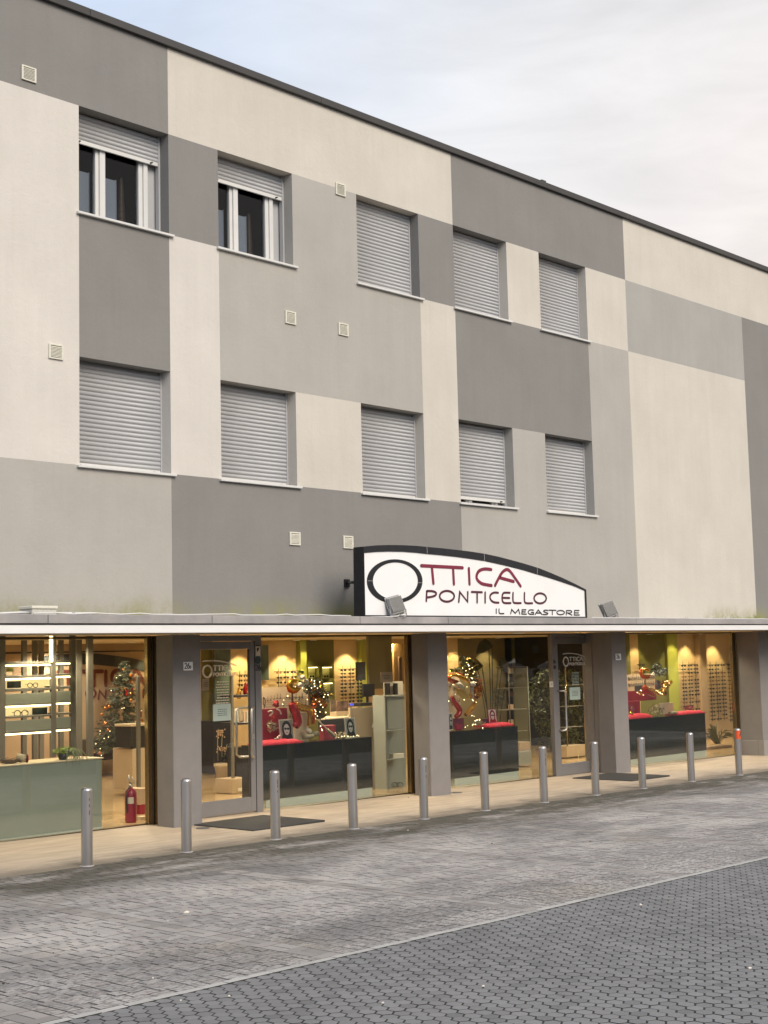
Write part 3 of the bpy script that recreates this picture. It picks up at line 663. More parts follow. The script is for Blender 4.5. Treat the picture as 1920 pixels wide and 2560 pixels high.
decal(d1, 507, 592, 1651, 1694, GY - .014, WHT); decal(d2, 1408, 1466, 1633, 1666, GY - .014, WHITE)
def lines(mb, x0, x1, z0, z1, n, y, m=0, th=.35):
    hgt = (z1 - z0) / n
    for i in range(n):
        xs = x0 + rnd.uniform(0, .12) * (x1 - x0)
        while xs < x1 * .98 + x0 * .02:
            wl = rnd.uniform(.06, .2) * (x1 - x0); e_ = min(xs + wl, x1 - .03 * (x1 - x0))
            if e_ > xs: mb.box(xs, e_, y - .0015, y, z1 - (i + .7) * hgt, z1 - (i + .7) * hgt + hgt * th, m)
            xs += wl + .04 * (x1 - x0)
def hours(parent, u0, u1, vt, vb, y, m_):
    a, c = at(u0, (vt + vb) / 2, y), at(u1, (vt + vb) / 2, y); b = MB(); lines(b, a.x, c.x, c.z - (vb - vt) / 2 * mpp(a), a.z + (vb - vt) / 2 * mpp(a), 9, y, 0, .42); b.build('opening_hours', m_, parent)
hours(d1, 540, 573, 1702, 1760, GY - .014, WHT); hours(d2, 1428, 1448, 1680, 1712, GY - .014, PAPERG)
def sheetpaper(name, u0, u1, vt, vb, y, m_, lab, cat, n=4, ang=0, inkm=None):
    a, c = at(u0, (vt + vb) / 2, y), at(u1, (vt + vb) / 2, y); z1, z0 = at((u0 + u1) / 2, vt, y).z, at((u0 + u1) / 2, vb, y).z
    b = MB(); b.box(a.x, c.x, y, y + .002, z0, z1); w_ = c.x - a.x; h_ = z1 - z0
    lines(b, a.x + w_ * .2, a.x + w_ * .8, z0 + h_ * .28, z1 - h_ * .25, n, y - .0005, 1, .28)
    return b.build(name, [m_, inkm or INK], None, lab, cat)
sheetpaper('paper_notice', 533, 577, 1760, 1802, GY - .016, PAPERG, 'pale green paper notice taped to the first door', 'notice', 4)
sheetpaper('paper_notice', 1424.5, 1450.5, 1718, 1749, GY - .016, PAPERG, 'pale green paper notice taped to the second door', 'notice', 4)
sheetpaper('paper_notice', 506, 523, 1697, 1726, GY + .012, PEACH, 'small peach paper notice at the left edge of the first door pane', 'notice', 3)
sheetpaper('paper_notice', 952, 981, 1680, 1706, GY + .012, PEACH, 'peach paper notice stuck inside the second shop window', 'notice', 3)
sheetpaper('paper_notice', 1374, 1383, 1704, 1718, GY - .05, PAPER, 'tiny white sticker at the right edge of the third shop window', 'sticker', 2)
# stickers on the jamb of the first door
yj = GY - .05
def stick(name, u0, u1, vt, vb, m_, lab, dr=None, y=yj):
    a, c = at(u0, (vt + vb) / 2, y), at(u1, (vt + vb) / 2, y); z1, z0 = at((u0 + u1) / 2, vt, y).z, at((u0 + u1) / 2, vb, y).z
    b = MB(); b.box(a.x, c.x, y, y + .003, z0, z1)
    if dr: dr(b, a.x, c.x, z0, z1, y)
    b.build(name, [m_, INK, WHITE], None, lab, 'sticker')
def cone(b, x0, x1, z0, z1, y): w_, h_ = x1 - x0, z1 - z0; b.prism([(x0 + w_ * .2, z1 - h_ * .25), (x0 + w_ * .8, z1 - h_ * .2), (x0 + w_ * .55, z0 + h_ * .45), (x0 + w_ * .3, z0 + h_ * .4)], y - .002, y, 1); b.box(x0, x1, y - .002, y, z1 - h_ * .1, z1, 1)
stick('sticker', 639.5, 650.5, 1613, 1640, PAPER, 'pale rectangular sticker with a black sign at the top of the first door jamb', cone)
b = MB(); c_ = at(644.5, 1650, yj); b.tube([(c_.x, yj - .002, c_.z), (c_.x, yj + .001, c_.z)], .055, 20); b.build('sticker', mat('dark_green_sticker', (.025, .05, .045), .5), None, 'round dark green sticker on the first door jamb', 'sticker')
def num(txt, u0, v0, h, y, m_, parent=None, sx=.8, w=.16):
    a = at(u0, v0, y); b = MB(); x = write(b, txt[:2], a.x, a.z, h, h * w, y, sx, .2); write(b, txt[2], x, a.z, h * .55, h * .10, y, sx, .2); return b
num('26D', 639.5, 1676, .075, yj, INK).build('door_number', INK, None, 'dark number 26 on the jamb of the first door', 'number')
num('26C', 1383, 1658, .055, GY - .05, INK).build('door_number', INK, None, 'dark number 26 on the jamb of the second door', 'number')
c_ = at(1387, 1668, GY - .05); b = MB(); b.tube([(c_.x, GY - .052, c_.z), (c_.x, GY - .046, c_.z)], .035, 16); b.build('sticker', INK, None, 'round dark sticker on the jamb of the second door', 'sticker')
for (u0, u1, vt, vb, txt, lab) in ((459.5, 482.5, 1654.5, 1676, '26D', 'white enamel house number plate 26D on the left column'), (1540, 1553, 1634, 1650, '26C', 'white enamel house number plate 26C on the column beside the second door')):
    y = -.012; a, c = at(u0, (vt + vb) / 2, y), at(u1, (vt + vb) / 2, y); z1, z0 = at((u0 + u1) / 2, vt, y).z, at((u0 + u1) / 2, vb, y).z
    pl = thing('number_plate', lab, 'house number', (a.x, y, z0))
    b = MB(); b.cbox(a.x, c.x, y, .002, z0, z1, .003); b.build('plate', SIGNW, pl)
    w_ = c.x - a.x; b = MB(); x = write(b, txt[:2], a.x + w_ * .10, z0 + (z1 - z0) * .22, (z1 - z0) * .62, (z1 - z0) * .10, y - .003, .80, .2); write(b, txt[2], x, z0 + (z1 - z0) * .22, (z1 - z0) * .3, (z1 - z0) * .06, y - .003, .62, .2); b.build('numeral', INK, pl)
# doormats
for pts, lab in ((((508, 2063), (617, 2080), (795, 2057), (700, 2041)), 'dark grey doormat in front of the first door'), (((1440, 1944), (1545, 1955), (1640, 1943), (1545, 1933)), 'dark grey doormat in front of the second door')):
    P4 = []
    for u, v in pts: d = at(u, v, 0) - CAM; t = (gz(0) - CAM.z) / (d.z + .0075 * d.x); P4.append(CAM + d * t)
    x0 = (P4[0].x + P4[1].x) / 2; x1 = (P4[2].x + P4[3].x) / 2
    if x0 > 15: x0, x1 = 19.72, 20.86
    b = MB(); b.cbox(x0, x1, -1.09, .06 if x0 < 15 else .08, gz(x1), gz(x0) + .014, .004); b.build('doormat', RUBBER, None, lab, 'doormat', 'doormats')

# ------------------------------------------------------------------ sign
SY = -.90
def S(px, py): q = at(840 + px * .434, 1330 + py * .434, SY); return (q.x, q.z)
def S2(pts): return [S(*p) for p in pts]
outer = [(160, 490), (155, 84), (230, 77), (300, 75), (380, 76), (460, 80), (520, 86), (600, 93), (700, 104), (780, 114), (850, 125), (930, 142), (1000, 160), (1080, 182), (1155, 205), (1230, 234), (1300, 264), (1370, 297), (1438, 332), (1444, 493)]
inner = [(166, 481), (159, 120), (230, 114), (300, 112), (380, 113), (460, 119), (520, 126), (600, 133), (700, 144), (780, 155), (850, 166), (930, 183), (1000, 199), (1080, 220), (1155, 243), (1230, 265), (1300, 288), (1370, 312), (1430, 338), (1436, 488)]
zbase = 2.578
o_, i_ = S2(outer), S2(inner)
o_[0] = (o_[0][0], zbase); o_[-1] = (o_[-1][0], zbase); i_[0] = (i_[0][0], zbase + .02); i_[-1] = (i_[-1][0], zbase + .02)
sg = thing('shop_sign', 'large white shop sign with curved black rim reading OTTICA PONTICELLO IL MEGASTORE', 'sign', (o_[0][0], SY, zbase))
b = MB(); b.prism([(x, z) for x, z in i_], SY, SY + .12); b.build('sign_face', SIGNW, sg)
b = MB(); n = len(o_); cut = (6, 10, 14)
for k in range(n):
    k2 = (k + 1) % n; A, B, C, D = o_[k], o_[k2], i_[k2], i_[k]
    if k in cut: A = (A[0] + .012, A[1]); D = (D[0] + .012, D[1])
    ya, yb = SY - .012, SY + .18
    b.add([(A[0], ya, A[1]), (B[0], ya, B[1]), (C[0], ya, C[1]), (D[0], ya, D[1]), (A[0], yb, A[1]), (B[0], yb, B[1]), (C[0], yb, C[1]), (D[0], yb, D[1])], [(0, 3, 2, 1), (0, 1, 5, 4), (3, 7, 6, 2), (4, 5, 6, 7)] + ([(0, 4, 7, 3)] if k in cut else []))
b.build('rim', SIGNK, sg)
b = MB()
for k in cut: A, D = o_[k], i_[k]; b.box(A[0] - .002, A[0] + .006, SY - .0135, SY - .011, D[1], A[1])
b.build('rim_joint', GUT, sg)
def sw(strokes, w, name, m_, y=SY - .006):
    for st in strokes:
        mb = MB()
        for s_ in st:
            ribbon(mb, S2(s_), w, y)
        mb.build(name, m_, sg)
ou = [S(337 + 160 * math.cos(t * math.pi / 24), 284 + 127 * math.sin(t * math.pi / 24)) for t in range(48)]; iu = [S(341 + 130 * math.cos(t * math.pi / 24), 282 + 107 * math.sin(t * math.pi / 24)) for t in range(48)]
b = MB(); y = SY - .006
b.add([(x, y, z) for x, z in ou] + [(x, y, z) for x, z in iu] + [(x, SY, z) for x, z in ou] + [(x, SY, z) for x, z in iu], [q for k in range(48) for q in ((k, (k + 1) % 48, 48 + (k + 1) % 48, 48 + k), (k, 96 + k, 96 + (k + 1) % 48, (k + 1) % 48), (48 + k, 48 + (k + 1) % 48, 144 + (k + 1) % 48, 144 + k))])
b.build('ring', SIGNK, sg)
b = MB()
for (xa, ya_), (xb_, yb_) in (((181, 281), (208, 281)), ((470, 292), (497, 292))): p, q = S(xa, ya_), S(xb_, yb_); b.box(p[0], q[0], y - .002, y - .0005, p[1] - .003, p[1] + .003)
b.build('ring_joint', GUT, sg)
def ell(cx, cy, rx, ry, n=28): return [(cx + rx * math.cos(2 * math.pi * t / n), cy + ry * math.sin(2 * math.pi * t / n)) for t in range(n + 1)]
def smooth(p, n=6):
    out = []
    for i in range(len(p) - 1):
        p0, p1, p2, p3 = p[max(0, i - 1)], p[i], p[i + 1], p[min(len(p) - 1, i + 2)]
        for k in range(n):
            t = k / n; out.append(tuple(.5 * (2 * p1[a] + (p2[a] - p0[a]) * t + (2 * p0[a] - 5 * p1[a] + 4 * p2[a] - p3[a]) * t * t + (3 * p1[a] - p0[a] - 3 * p2[a] + p3[a]) * t ** 3) for a in (0, 1)))
    return out + [p[-1]]
big = [[[(490, 194), (728, 206)], [(551, 200), (560, 296)]], [[(673, 206), (678, 300)]], [[(764, 210), (768, 300)]], [smooth([(893, 216), (855, 213), (825, 223), (810, 247), (812, 273), (835, 295), (862, 303), (895, 308)])],
       [smooth([(915, 308), (945, 250), (965, 225), (985, 216), (1003, 228), (1030, 265), (1062, 312)]), [(938, 262), (1022, 285)]]]
sw(big, .048, 'letter', BURG)
mid = [[[(522, 340), (519, 398)], smooth([(522, 340), (555, 341), (575, 350), (572, 364), (550, 373), (521, 377)])], [ell(638, 370, 42, 31)], [smooth([(706, 403), (709, 375), (712, 345)], 3) + [(757, 402), (758, 345)]], [[(780, 345), (840, 347)], [(812, 347), (812, 406)]],
       [[(858, 347), (858, 407)]], [smooth([(933, 350), (910, 349), (891, 360), (886, 378), (895, 396), (912, 405), (936, 407)])], [smooth([(1000, 350), (968, 350), (958, 362), (956, 380), (959, 400), (972, 409), (1005, 409)]), [(958, 379), (998, 380)]],
       [smooth([(1019, 350), (1018, 375), (1020, 402), (1032, 409), (1064, 409)])], [smooth([(1085, 350), (1084, 375), (1086, 402), (1098, 410), (1130, 410)])], [ell(1175, 382, 35, 29)]]
sw(mid, .031, 'letter', mat('dark_burgundy_letters', (.085, .016, .03), .45))
small = [[[(922, 443), (922, 469)]], [[(938, 443), (938, 464), (944, 470), (966, 470)]], [[(1005, 471), (1011, 446), (1031, 468), (1051, 446), (1057, 472)]], [[(1093, 448), (1071, 448), (1069, 472), (1096, 473)], [(1070, 460), (1090, 460)]],
         [smooth([(1136, 450), (1117, 449), (1106, 460), (1113, 472), (1137, 474)]) + [(1137, 463), (1124, 463)]], [[(1146, 475), (1164, 449), (1186, 475)], [(1153, 466), (1178, 467)]], [smooth([(1220, 452), (1204, 450), (1195, 456), (1206, 463), (1219, 468), (1213, 475), (1192, 475)])],
         [[(1226, 450), (1266, 451)], [(1245, 451), (1245, 476)]], [ell(1293, 464, 22, 12, 20)], [[(1325, 478), (1326, 453)] + smooth([(1326, 453), (1350, 453), (1357, 459), (1350, 466), (1328, 466)])[1:] + [(1358, 478)]], [[(1399, 452), (1373, 452), (1371, 478), (1401, 478)], [(1372, 465), (1396, 466)]]]
sw(small, .0185, 'letter', INK)
xl = o_[1][0] - .002
b = MB()
for k in range(9): b.box(xl - .004, xl, SY + .02, SY + .09, zbase + .03 + k * .018, zbase + .04 + k * .018)
b.build('side_vent', GUT, sg)
# stay bracket to the wall
zbk = at(870, 1455, -.7).z; xw = at(868, 1457, -.02).x; zw = at(868, 1457, -.02).z; b = MB(); b.tube([(xl + .03, SY + .17, zbk), (xw, -.03, zw)], .020, 8); b.cbox(xw - .05, xw + .05, -.03, -.001, zw - .06, zw + .05, .004); b.build('stay_bracket', SIGNK, sg)

# ------------------------------------------------------------------ floodlights, junction box, cables on the canopy
def flood(x, y, z, yaw, lab, s_=1.0, lean=18, side=0):
    f_ = thing('floodlight', lab, 'floodlight', (x, y, z))
    f_.rotation_euler = (0, 0, R(yaw))
    H = Matrix.Translation((0, -.02 * s_, .07 * s_)) @ Matrix.Rotation(R(side), 4, 'Y') @ Matrix.Rotation(R(-lean), 4, 'X')
    def put(b, name, m_):
        b.v = [tuple(H @ Vector(p)) for p in b.v]; me = b.build(name, m_); me.parent = f_; return me
    w, h = .145 * s_, .34 * s_
    b = MB(); b.cbox(-w, w, .0, .05 * s_, 0, h, .012); put(b, 'housing', GUTL)
    b = MB(); b.cbox(-w - .012, w + .012, .05 * s_, .075 * s_, -.012, h + .012, .005); put(b, 'front_rim', GUTL)
    b = MB(); b.box(-w + .01, w - .01, .0752 * s_, .078 * s_, .01, h - .01); put(b, 'lamp_glass', WGLASS)
    b = MB()
    for k in range(12): xx = -w + .012 + k * (2 * w - .024) / 11; b.box(xx - .0035, xx + .0035, -.055 * s_, 0, .03, h - .02)
    put(b, 'cooling_fins', GUTL)
    b = MB(); b.tube([(-w - .02, .02, .16 * s_), (-w - .02, .0, .03), (-w * .75, 0, .004), (w * .75, 0, .004), (w + .02, .0, .03), (w + .02, .02, .16 * s_)], .010, 8); o = b.build('bracket', GUT); o.parent = f_
    b = MB(); b.tube([(0, -.02, .05 * s_), (-.05, -.06, .02), (-.18, -.03, .012), (-.5, .03, .012)], .008, 7); o = b.build('cable', WHITE); o.parent = f_
GUTL = mat('grey_cast_metal', (.36, .35, .33), .5, .4, var=.1, scale=20)
p = at(992, 1540, -1.0); flood(p.x, -1.035, 2.562, -14, 'ribbed grey floodlight in front of the white shop sign', .74, 14, -13)
p = at(1530, 1545, -.8); flood(p.x, -.80, 2.545, -20, 'grey floodlight on the canopy right of the shop sign', .80, 16, -16)
jb = at(78, 1525, -.6); x = jb.x
o = thing('junction_box', 'cream junction box with cables lying on the canopy at the left', 'junction box', (x, -.75, 2.54))
b = MB(); b.cbox(x - .15, x + .16, -.85, -.60, 2.541, 2.640, .008); b.build('box', mat('cream_plastic', (.58, .56, .49), .6, var=.15, scale=20), o)
b = MB(); b.cbox(x - .16, x + .17, -.86, -.59, 2.641, 2.675, .006); b.build('lid', VENT, o)
b = MB(); b.tube([(x - .62, -.9, 2.585), (x - .3, -.88, 2.60), (x - .15, -.8, 2.60)], .013, 7); b.tube([(x + .16, -.8, 2.60), (x + .4, -.88, 2.597), (x + .62, -.9, 2.585)], .012, 7); b.cbox(x + .34, x + .62, -.93, -.86, 2.58, 2.606, .004); b.build('cable', WHITE, o)
b = MB(); pts = []; x = 8.6
while x < 13.7: pts.append((x, -.955 + rnd.uniform(-.02, .02), 2.583 + rnd.choice((0, 0, .004, .012)) + rnd.uniform(0, .005))); x += rnd.uniform(.12, .3)
b.tube(pts, .008, 6); b.build('cable', WHITE, None, 'thin white cable running along the canopy edge left of the sign', 'cable')
b = MB(); pts = []; x = 18.95
while x < 28: pts.append((x, -.96 + rnd.uniform(-.015, .015), 2.580 + rnd.uniform(0, .006))); x += rnd.uniform(.12, .4)
b.tube(pts, .007, 6); b.build('cable', WHITE, None, 'thin white cable running along the canopy edge right of the sign', 'cable')
# moss tufts growing on the canopy roof
b = MB()
for k in range(260):
    x = rnd.choice((rnd.gauss(24.2, .9), rnd.gauss(24.6, .45), rnd.uniform(18.5, 27), rnd.uniform(8.5, 11))); h = rnd.uniform(.01, .035) * (1.9 if 23.4 < x < 25.6 else 1)
    yy = -rnd.uniform(.15, .9); a = rnd.uniform(0, 6.28); w = .012
    zt = 2.541; b.add([(x - w * math.cos(a), yy - w * math.sin(a), zt), (x + w * math.cos(a), yy + w * math.sin(a), zt), (x + rnd.uniform(-.02, .02), yy + rnd.uniform(-.02, .02), zt + .05 + h)], [(0, 1, 2)])
b.build('moss', LEAFL, None, 'green moss tufts growing on the canopy roof against the wall', 'moss', kind='stuff')

# ------------------------------------------------------------------ bollards
bx = [at(u / .864, v / .864, -1.93).x for u, v in ((188, 1870), (403.5, 1840), (599, 1810), (764, 1785), (916, 1765), (1048, 1748), (1173, 1732), (1286, 1714), (1390, 1702), (1496, 1687), (1595.5, 1675))]
ordn = ['leftmost', 'second from the left', 'third from the left', 'fourth from the left', 'fifth from the left', 'sixth, in the middle of the row', 'seventh from the left', 'eighth from the left', 'ninth from the left', 'second from the right', 'rightmost']
where = ['in front of the pale green counter', 'in front of the left column', 'at the first doormat', 'in front of the black counter', 'by the middle column', 'in front of the third shop window', 'left of the second door', 'in front of the second door', 'at the second doormat', 'in front of the rightmost shop window', 'with the orange sticker near the right pier']
first = thing('bollard', 'x', 'bollard', (bx[0], -1.93, gz(bx[0])), 'stainless steel bollards along the footway edge')
b = MB(); r_ = .0565; b.lathe(first.location, [(r_, -.02), (r_, .742)], 28); o = b.build('post', STEEL, first)
b = MB(); b.lathe(first.location, [(r_, .742), (r_ - .001, .752), (r_ - .006, .762), (r_ - .016, .769), (r_ * .4, .773), (0, .774)], 28); b.build('cap', STEEL, first)
b = MB(); b.lathe(first.location, [(r_ + .016, -.004), (r_ + .016, .006), (r_ + .001, .009)], 28); b.build('base_ring', GUT, first)
for i, x in enumerate(bx):
    lab = 'steel bollard %s, %s' % (ordn[i], where[i])
    o = first if i == 0 else copy_tree(first, (x, -1.93 + rnd.uniform(-.02, .03), gz(x)), lab)
    o['label'] = lab
    if i: o.rotation_euler = (R(rnd.uniform(-.5, .5)), R(rnd.uniform(-.5, .5)), rnd.uniform(0, 6))
bols = [o for o in sc.objects if o.get('category') == 'bollard']
for i, o in enumerate(bols):
    if i not in (0, 2, 4, 6, 8): continue
    s_ = MB(); zc = .55
    for q in range(3): s_.box(r_ - .0005, r_ + .0012, -.0035, .0035, zc + q * .06 - rnd.uniform(.02, .07), zc + q * .06)
    m_ = s_.build('scratch', STEELD); m_.parent = o; m_.rotation_euler = (0, 0, R(-100) - o.rotation_euler.z)
x, rr = bx[-1], r_ + .0015
s_ = MB(); vs = []; n = 14
for k in range(n + 1):
    a = R(-175 + 110 * k / n); vs += [(rr * math.cos(a), rr * math.sin(a), .60), (rr * math.cos(a), rr * math.sin(a), .735)]
s_.add(vs, [(2 * k, 2 * k + 2, 2 * k + 3, 2 * k + 1) for k in range(n)])
vs = []
for k in range(6):
    a = R(-112 + 8 * k); z0 = .625 + .012 * k; vs += [((rr + .001) * math.cos(a), (rr + .001) * math.sin(a), z0), ((rr + .001) * math.cos(a), (rr + .001) * math.sin(a), z0 + .035 + .01 * (k % 3))]
s_.add(vs, [(2 * k, 2 * k + 2, 2 * k + 3, 2 * k + 1) for k in range(5)], 1)
last = bols[-1]
m_ = s_.build('sticker', [ORST, INK]); m_.parent = last; m_['label'] = 'orange sticker with a black mark'; m_.rotation_euler = (0, 0, -last.rotation_euler.z)
# ------------------------------------------------------------------ shop interior
def xs(u0, u1, y, v=1750): return at(u0, v, y).x, at(u1, v, y).x
def zs(u, vt, vb, y): return at(u, vb, y).z, at(u, vt, y).z
def sheetf(x0, x1, y0, y1, m, name, parent):
    b = MB(); b.add([(x0, y0, gz(x0) + .001), (x1, y0, gz(x1) + .001), (x1, y1, gz(x1) + .001), (x0, y1, gz(x0) + .001)], [(0, 1, 2, 3)]); return b.build(name, m, parent, kind='structure')
sheetf(XA, 48, .621, 12, FLOORM, 'floor', None)
b = MB(); b.box(XA, XZ, .64, 12, 2.42, 2.50); b.build('shop_ceiling', CEIL, bld)
b = MB(); b.box(XA, 16.0, 2.3, 2.4, 2.372, 2.419); b.build('ceiling_bulkhead', CREAM, bld)
def wall(u0, u1, y, m_, z1=2.42, z0=-.3, th=.12, name='shop_wall'):
    x0, x1 = xs(u0, u1, y); b = MB(); b.box(x0, x1, y, y + th, z0, z1); return b.build(name, m_, bld)
YA, YB, YD = 8.4, 6.9, 4.0
b = MB(); b.box(XA, 17.36, YA, YA + .1, -.3, 2.42); b.build('shop_wall', TAUPE, bld)
b = MB(); b.box(17.37, 17.45, YB, YA, -.3, 2.42); b.build('shop_wall', CREAM, bld)
b = MB(); b.box(XA, 17.36, YA - .02, YA - .002, 2.26, 2.285); b.build('picture_rail', BLK, bld)
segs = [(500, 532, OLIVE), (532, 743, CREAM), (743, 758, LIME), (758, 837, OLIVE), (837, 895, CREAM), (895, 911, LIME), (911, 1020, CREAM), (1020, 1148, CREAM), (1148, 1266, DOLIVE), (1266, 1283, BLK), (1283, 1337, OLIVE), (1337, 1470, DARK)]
for k, (u0, u1, m_) in enumerate(segs):
    x0, x1 = xs(u0, u1, YB)
    if k == 0: x0 = 17.452
    b = MB(); yy = YB - (.12 if m_ in (LIME,) else 0)
    b.box(x0, x1, yy, YB + .1, -.3, 2.419); b.build('shop_wall', m_, bld)
xd = xs(1556, 1556, YD)[0]
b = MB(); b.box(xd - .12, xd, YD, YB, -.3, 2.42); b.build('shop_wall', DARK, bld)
for k, (u0, u1, m_) in enumerate([(1556, 1566, CREAM), (1566, 1580, OLIVE), (1580, 1601, CREAM), (1601, 1668, OLIVE), (1668, 1694, LIME), (1694, 1741, CREAM), (1741, 1758, TAUPE), (1758, 1815, CREAM), (1815, 1850, CREAM)]):
    x0, x1 = xs(u0, u1, YD); b = MB(); b.box(x0, x1, YD - (.15 if k == 6 else .06 if m_ is LIME else 0), YD + .1, -.3, 2.419); b.build('shop_wall', m_, bld)
xe = xs(1850, 1850, YD)[0]
b = MB(); b.box(xe, xe + 6, YD, YD + .1, -.3, 2.41); b.build('shop_wall', CREAM, bld)
# wall logo seen through the first window
LY = YA - .012
def L(px, py): q = at(px / 3.456, 1540 + py / 3.456, LY); return (q.x, q.z)
def L2(p): return [L(*q) for q in p]
lg = thing('wall_logo', 'large burgundy wall lettering under a dark arc on the taupe wall behind the Christmas tree', 'wall sign', (14, LY, 1.8))
b = MB(); ribbon(b, L2(smooth([(380, 395), (560, 378), (760, 370), (900, 380), (1080, 402), (1200, 425), (1330, 455)])), .21, LY); b.build('arc', mat('logo_slate', (.045, .052, .06), .6), lg)
BUR2 = mat('wall_lettering', (.13, .035, .03), .6)
for st, w_ in (([[(500, 482), (885, 478)], [(590, 482), (592, 600)], [(812, 480), (812, 602)], [(915, 478), (915, 598)], smooth([(1040, 470), (1000, 473), (972, 500), (970, 550), (1000, 585), (1050, 592)]), smooth([(1110, 590), (1150, 500), (1180, 470), (1205, 500), (1250, 585)]), [(1130, 540), (1225, 550)]], .075),
               ([ell(785, 670, 42, 42), [(850, 718), (862, 645), (910, 710), (916, 645)], [(945, 640), (1015, 640)], [(980, 640), (980, 712)], [(1145, 640), (1145, 705), (1185, 705)], [(1240, 635), (1240, 700), (1290, 700)]], .042)):
    for s_ in st: b = MB(); ribbon(b, L2(s_), w_, LY); b.build('letter', BUR2, lg)

# lamps: recessed downlights in the shop ceiling, with unseen fill lamps added
def lamp(u, v, y, lab, power=18, r=.075, spot=True, cone=120, x=None):
    p = at(u, v, y); px = p.x if x is None else x; t = thing('ceiling_lamp', lab, 'lamp', (px, y, 2.418), 'recessed ceiling lamps inside the shop')
    b = MB(); b.tube([(px, y, 2.419), (px, y, 2.405)], r, 20); b.build('lamp_disc', LAMPG, t)
    b = MB(); b.lathe((px, y, 2.40), [(r + .002, .02), (r + .004, .002), (r + .018, .004), (r + .02, .019)], 20); b.build('trim_ring', WHITE, t)
    l = bpy.data.lights.new('lamp_light', 'SPOT'); l.energy = power; l.spot_size = R(cone); l.spot_blend = .5; l.shadow_soft_size = .06; l.color = (1, .83, .58)
    o = bpy.data.objects.new('lamp_light', l); sc.collection.objects.link(o); o.parent = t; o.location = (0, 0, -.03)
    return o
GEN = 105
lamp(335, 1590, 2.6, 'oval lit ceiling lamp above the extinguisher in the leftmost window', GEN, .09, cone=150)
lamp(168, 1588, 2.0, 'lit ceiling lamp above the display shelves in the leftmost window', GEN * .8, .09, cone=150)
lamp(747, 1584, 1.9, 'lit ceiling lamp behind the first door', GEN, .09, cone=150)
lamp(1250, 1590, 5.2, 'lit ceiling lamp above the third shop window', GEN * .8, .08, cone=150)
lamp(1122, 1592, 4.0, 'lit ceiling lamp beside the middle column', GEN * .6, .08, cone=150)
for k, (x, y, pw) in enumerate(((9.2, 5.6, 1.2), (13.2, 5.6, 1.2), (15.6, 6.6, .6), (16.2, 3.0, 1), (19.8, 4.2, 1.1), (23.4, 2.0, .8), (24.2, 1.7, .5), (26.8, 2.2, 1.1), (29.2, 2.6, 1), (15.0, 8.0, .9), (20.5, 1.7, .35))):  # lamps out of view, added as general fill for the shop
    lamp(0, 0, y, 'unseen ceiling lamp added to fill the shop with light', GEN * pw, .09, cone=150, x=x)
for k, (x, y, pw) in enumerate(((8.9, 1.1, .5), (10.2, 1.2, .5), (13.9, 1.05, .55), (15.3, 1.05, .55), (17.6, 1.05, .5), (18.8, 1.05, .5), (22.4, 1.05, .6), (24.0, 1.05, .6), (25.6, 1.1, .5), (12.2, 1.1, .5))):  # unseen spots added to brighten the goods just behind the glass
    lamp(0, 0, y, 'small unseen lamp added to brighten the window display', GEN * pw, .05, cone=130, x=x)
def washer(u, y, pw=38, lab=''):
    x = xs(u, u, y)[0]; o = lamp(0, 0, y - .42, 'recessed wall washer lamp ' + lab, pw * .72, .05, cone=84, x=x); o.rotation_euler = (R(17), 0, 0); o.data.spot_blend = .35; o.data.color = (1, .76, .36)
washer(707, YB, 110, 'over the spectacle rack in the second window'); washer(866, YB, 110, 'over the tall spectacle rack in the second window'); washer(598, YB, 90, 'behind the first door')
washer(1592, YD, 50, 'over the narrow rack in the rightmost window'); washer(1718, YD, 75, 'over the wide rack in the rightmost window'); washer(1786, YD, 75, 'over the last rack in the rightmost window'); washer(372, YA, 150, 'at the end of the logo wall'); washer(750, YB, 40, 'over the lime strip')
washer(1680, YD, 45, 'over the lime strip of the rightmost window'); washer(105, YA, 80, 'behind the display shelves'); washer(1215, YB, 45, 'over the dark wall behind the large plant'); washer(1135, YB, 60, 'beside the middle column')

# ---- spectacles
def specs_mesh(m_, w=.105, solid=True):
    b = MB(); r = w * .23
    for s_ in (-1, 1):
        cx = s_ * w * .27
        if solid: b.tube([(cx, 0, 0), (cx, -.004, 0)], r, 8, sq=.78)
        else: b.tube([(cx + r * math.cos(t * math.pi / 6), 0, r * .85 * math.sin(t * math.pi / 6)) for t in range(13)], .0045, 5, cap=False)
        b.tube([(s_ * w * .5, -.002, r * .4), (s_ * w * .5, .05, r * .3)], .0025, 4)
    b.box(-w * .06, w * .06, -.004, 0, r * .15, r * .45)
    me = bpy.data.meshes.new('spectacles'); me.from_pydata(b.v, [], b.f); me.materials.append(m_); return me
SP = [specs_mesh(BLK, .125), specs_mesh(BLK, .115), specs_mesh(HORN, .12), specs_mesh(mat('smoke_lens', (.03, .03, .033), .2), .125), specs_mesh(BLK, .12)]
RIM = specs_mesh(BLK, .15, False)
ORD = 'first second third fourth fifth sixth seventh eighth ninth tenth eleventh twelfth thirteenth fourteenth fifteenth'.split()
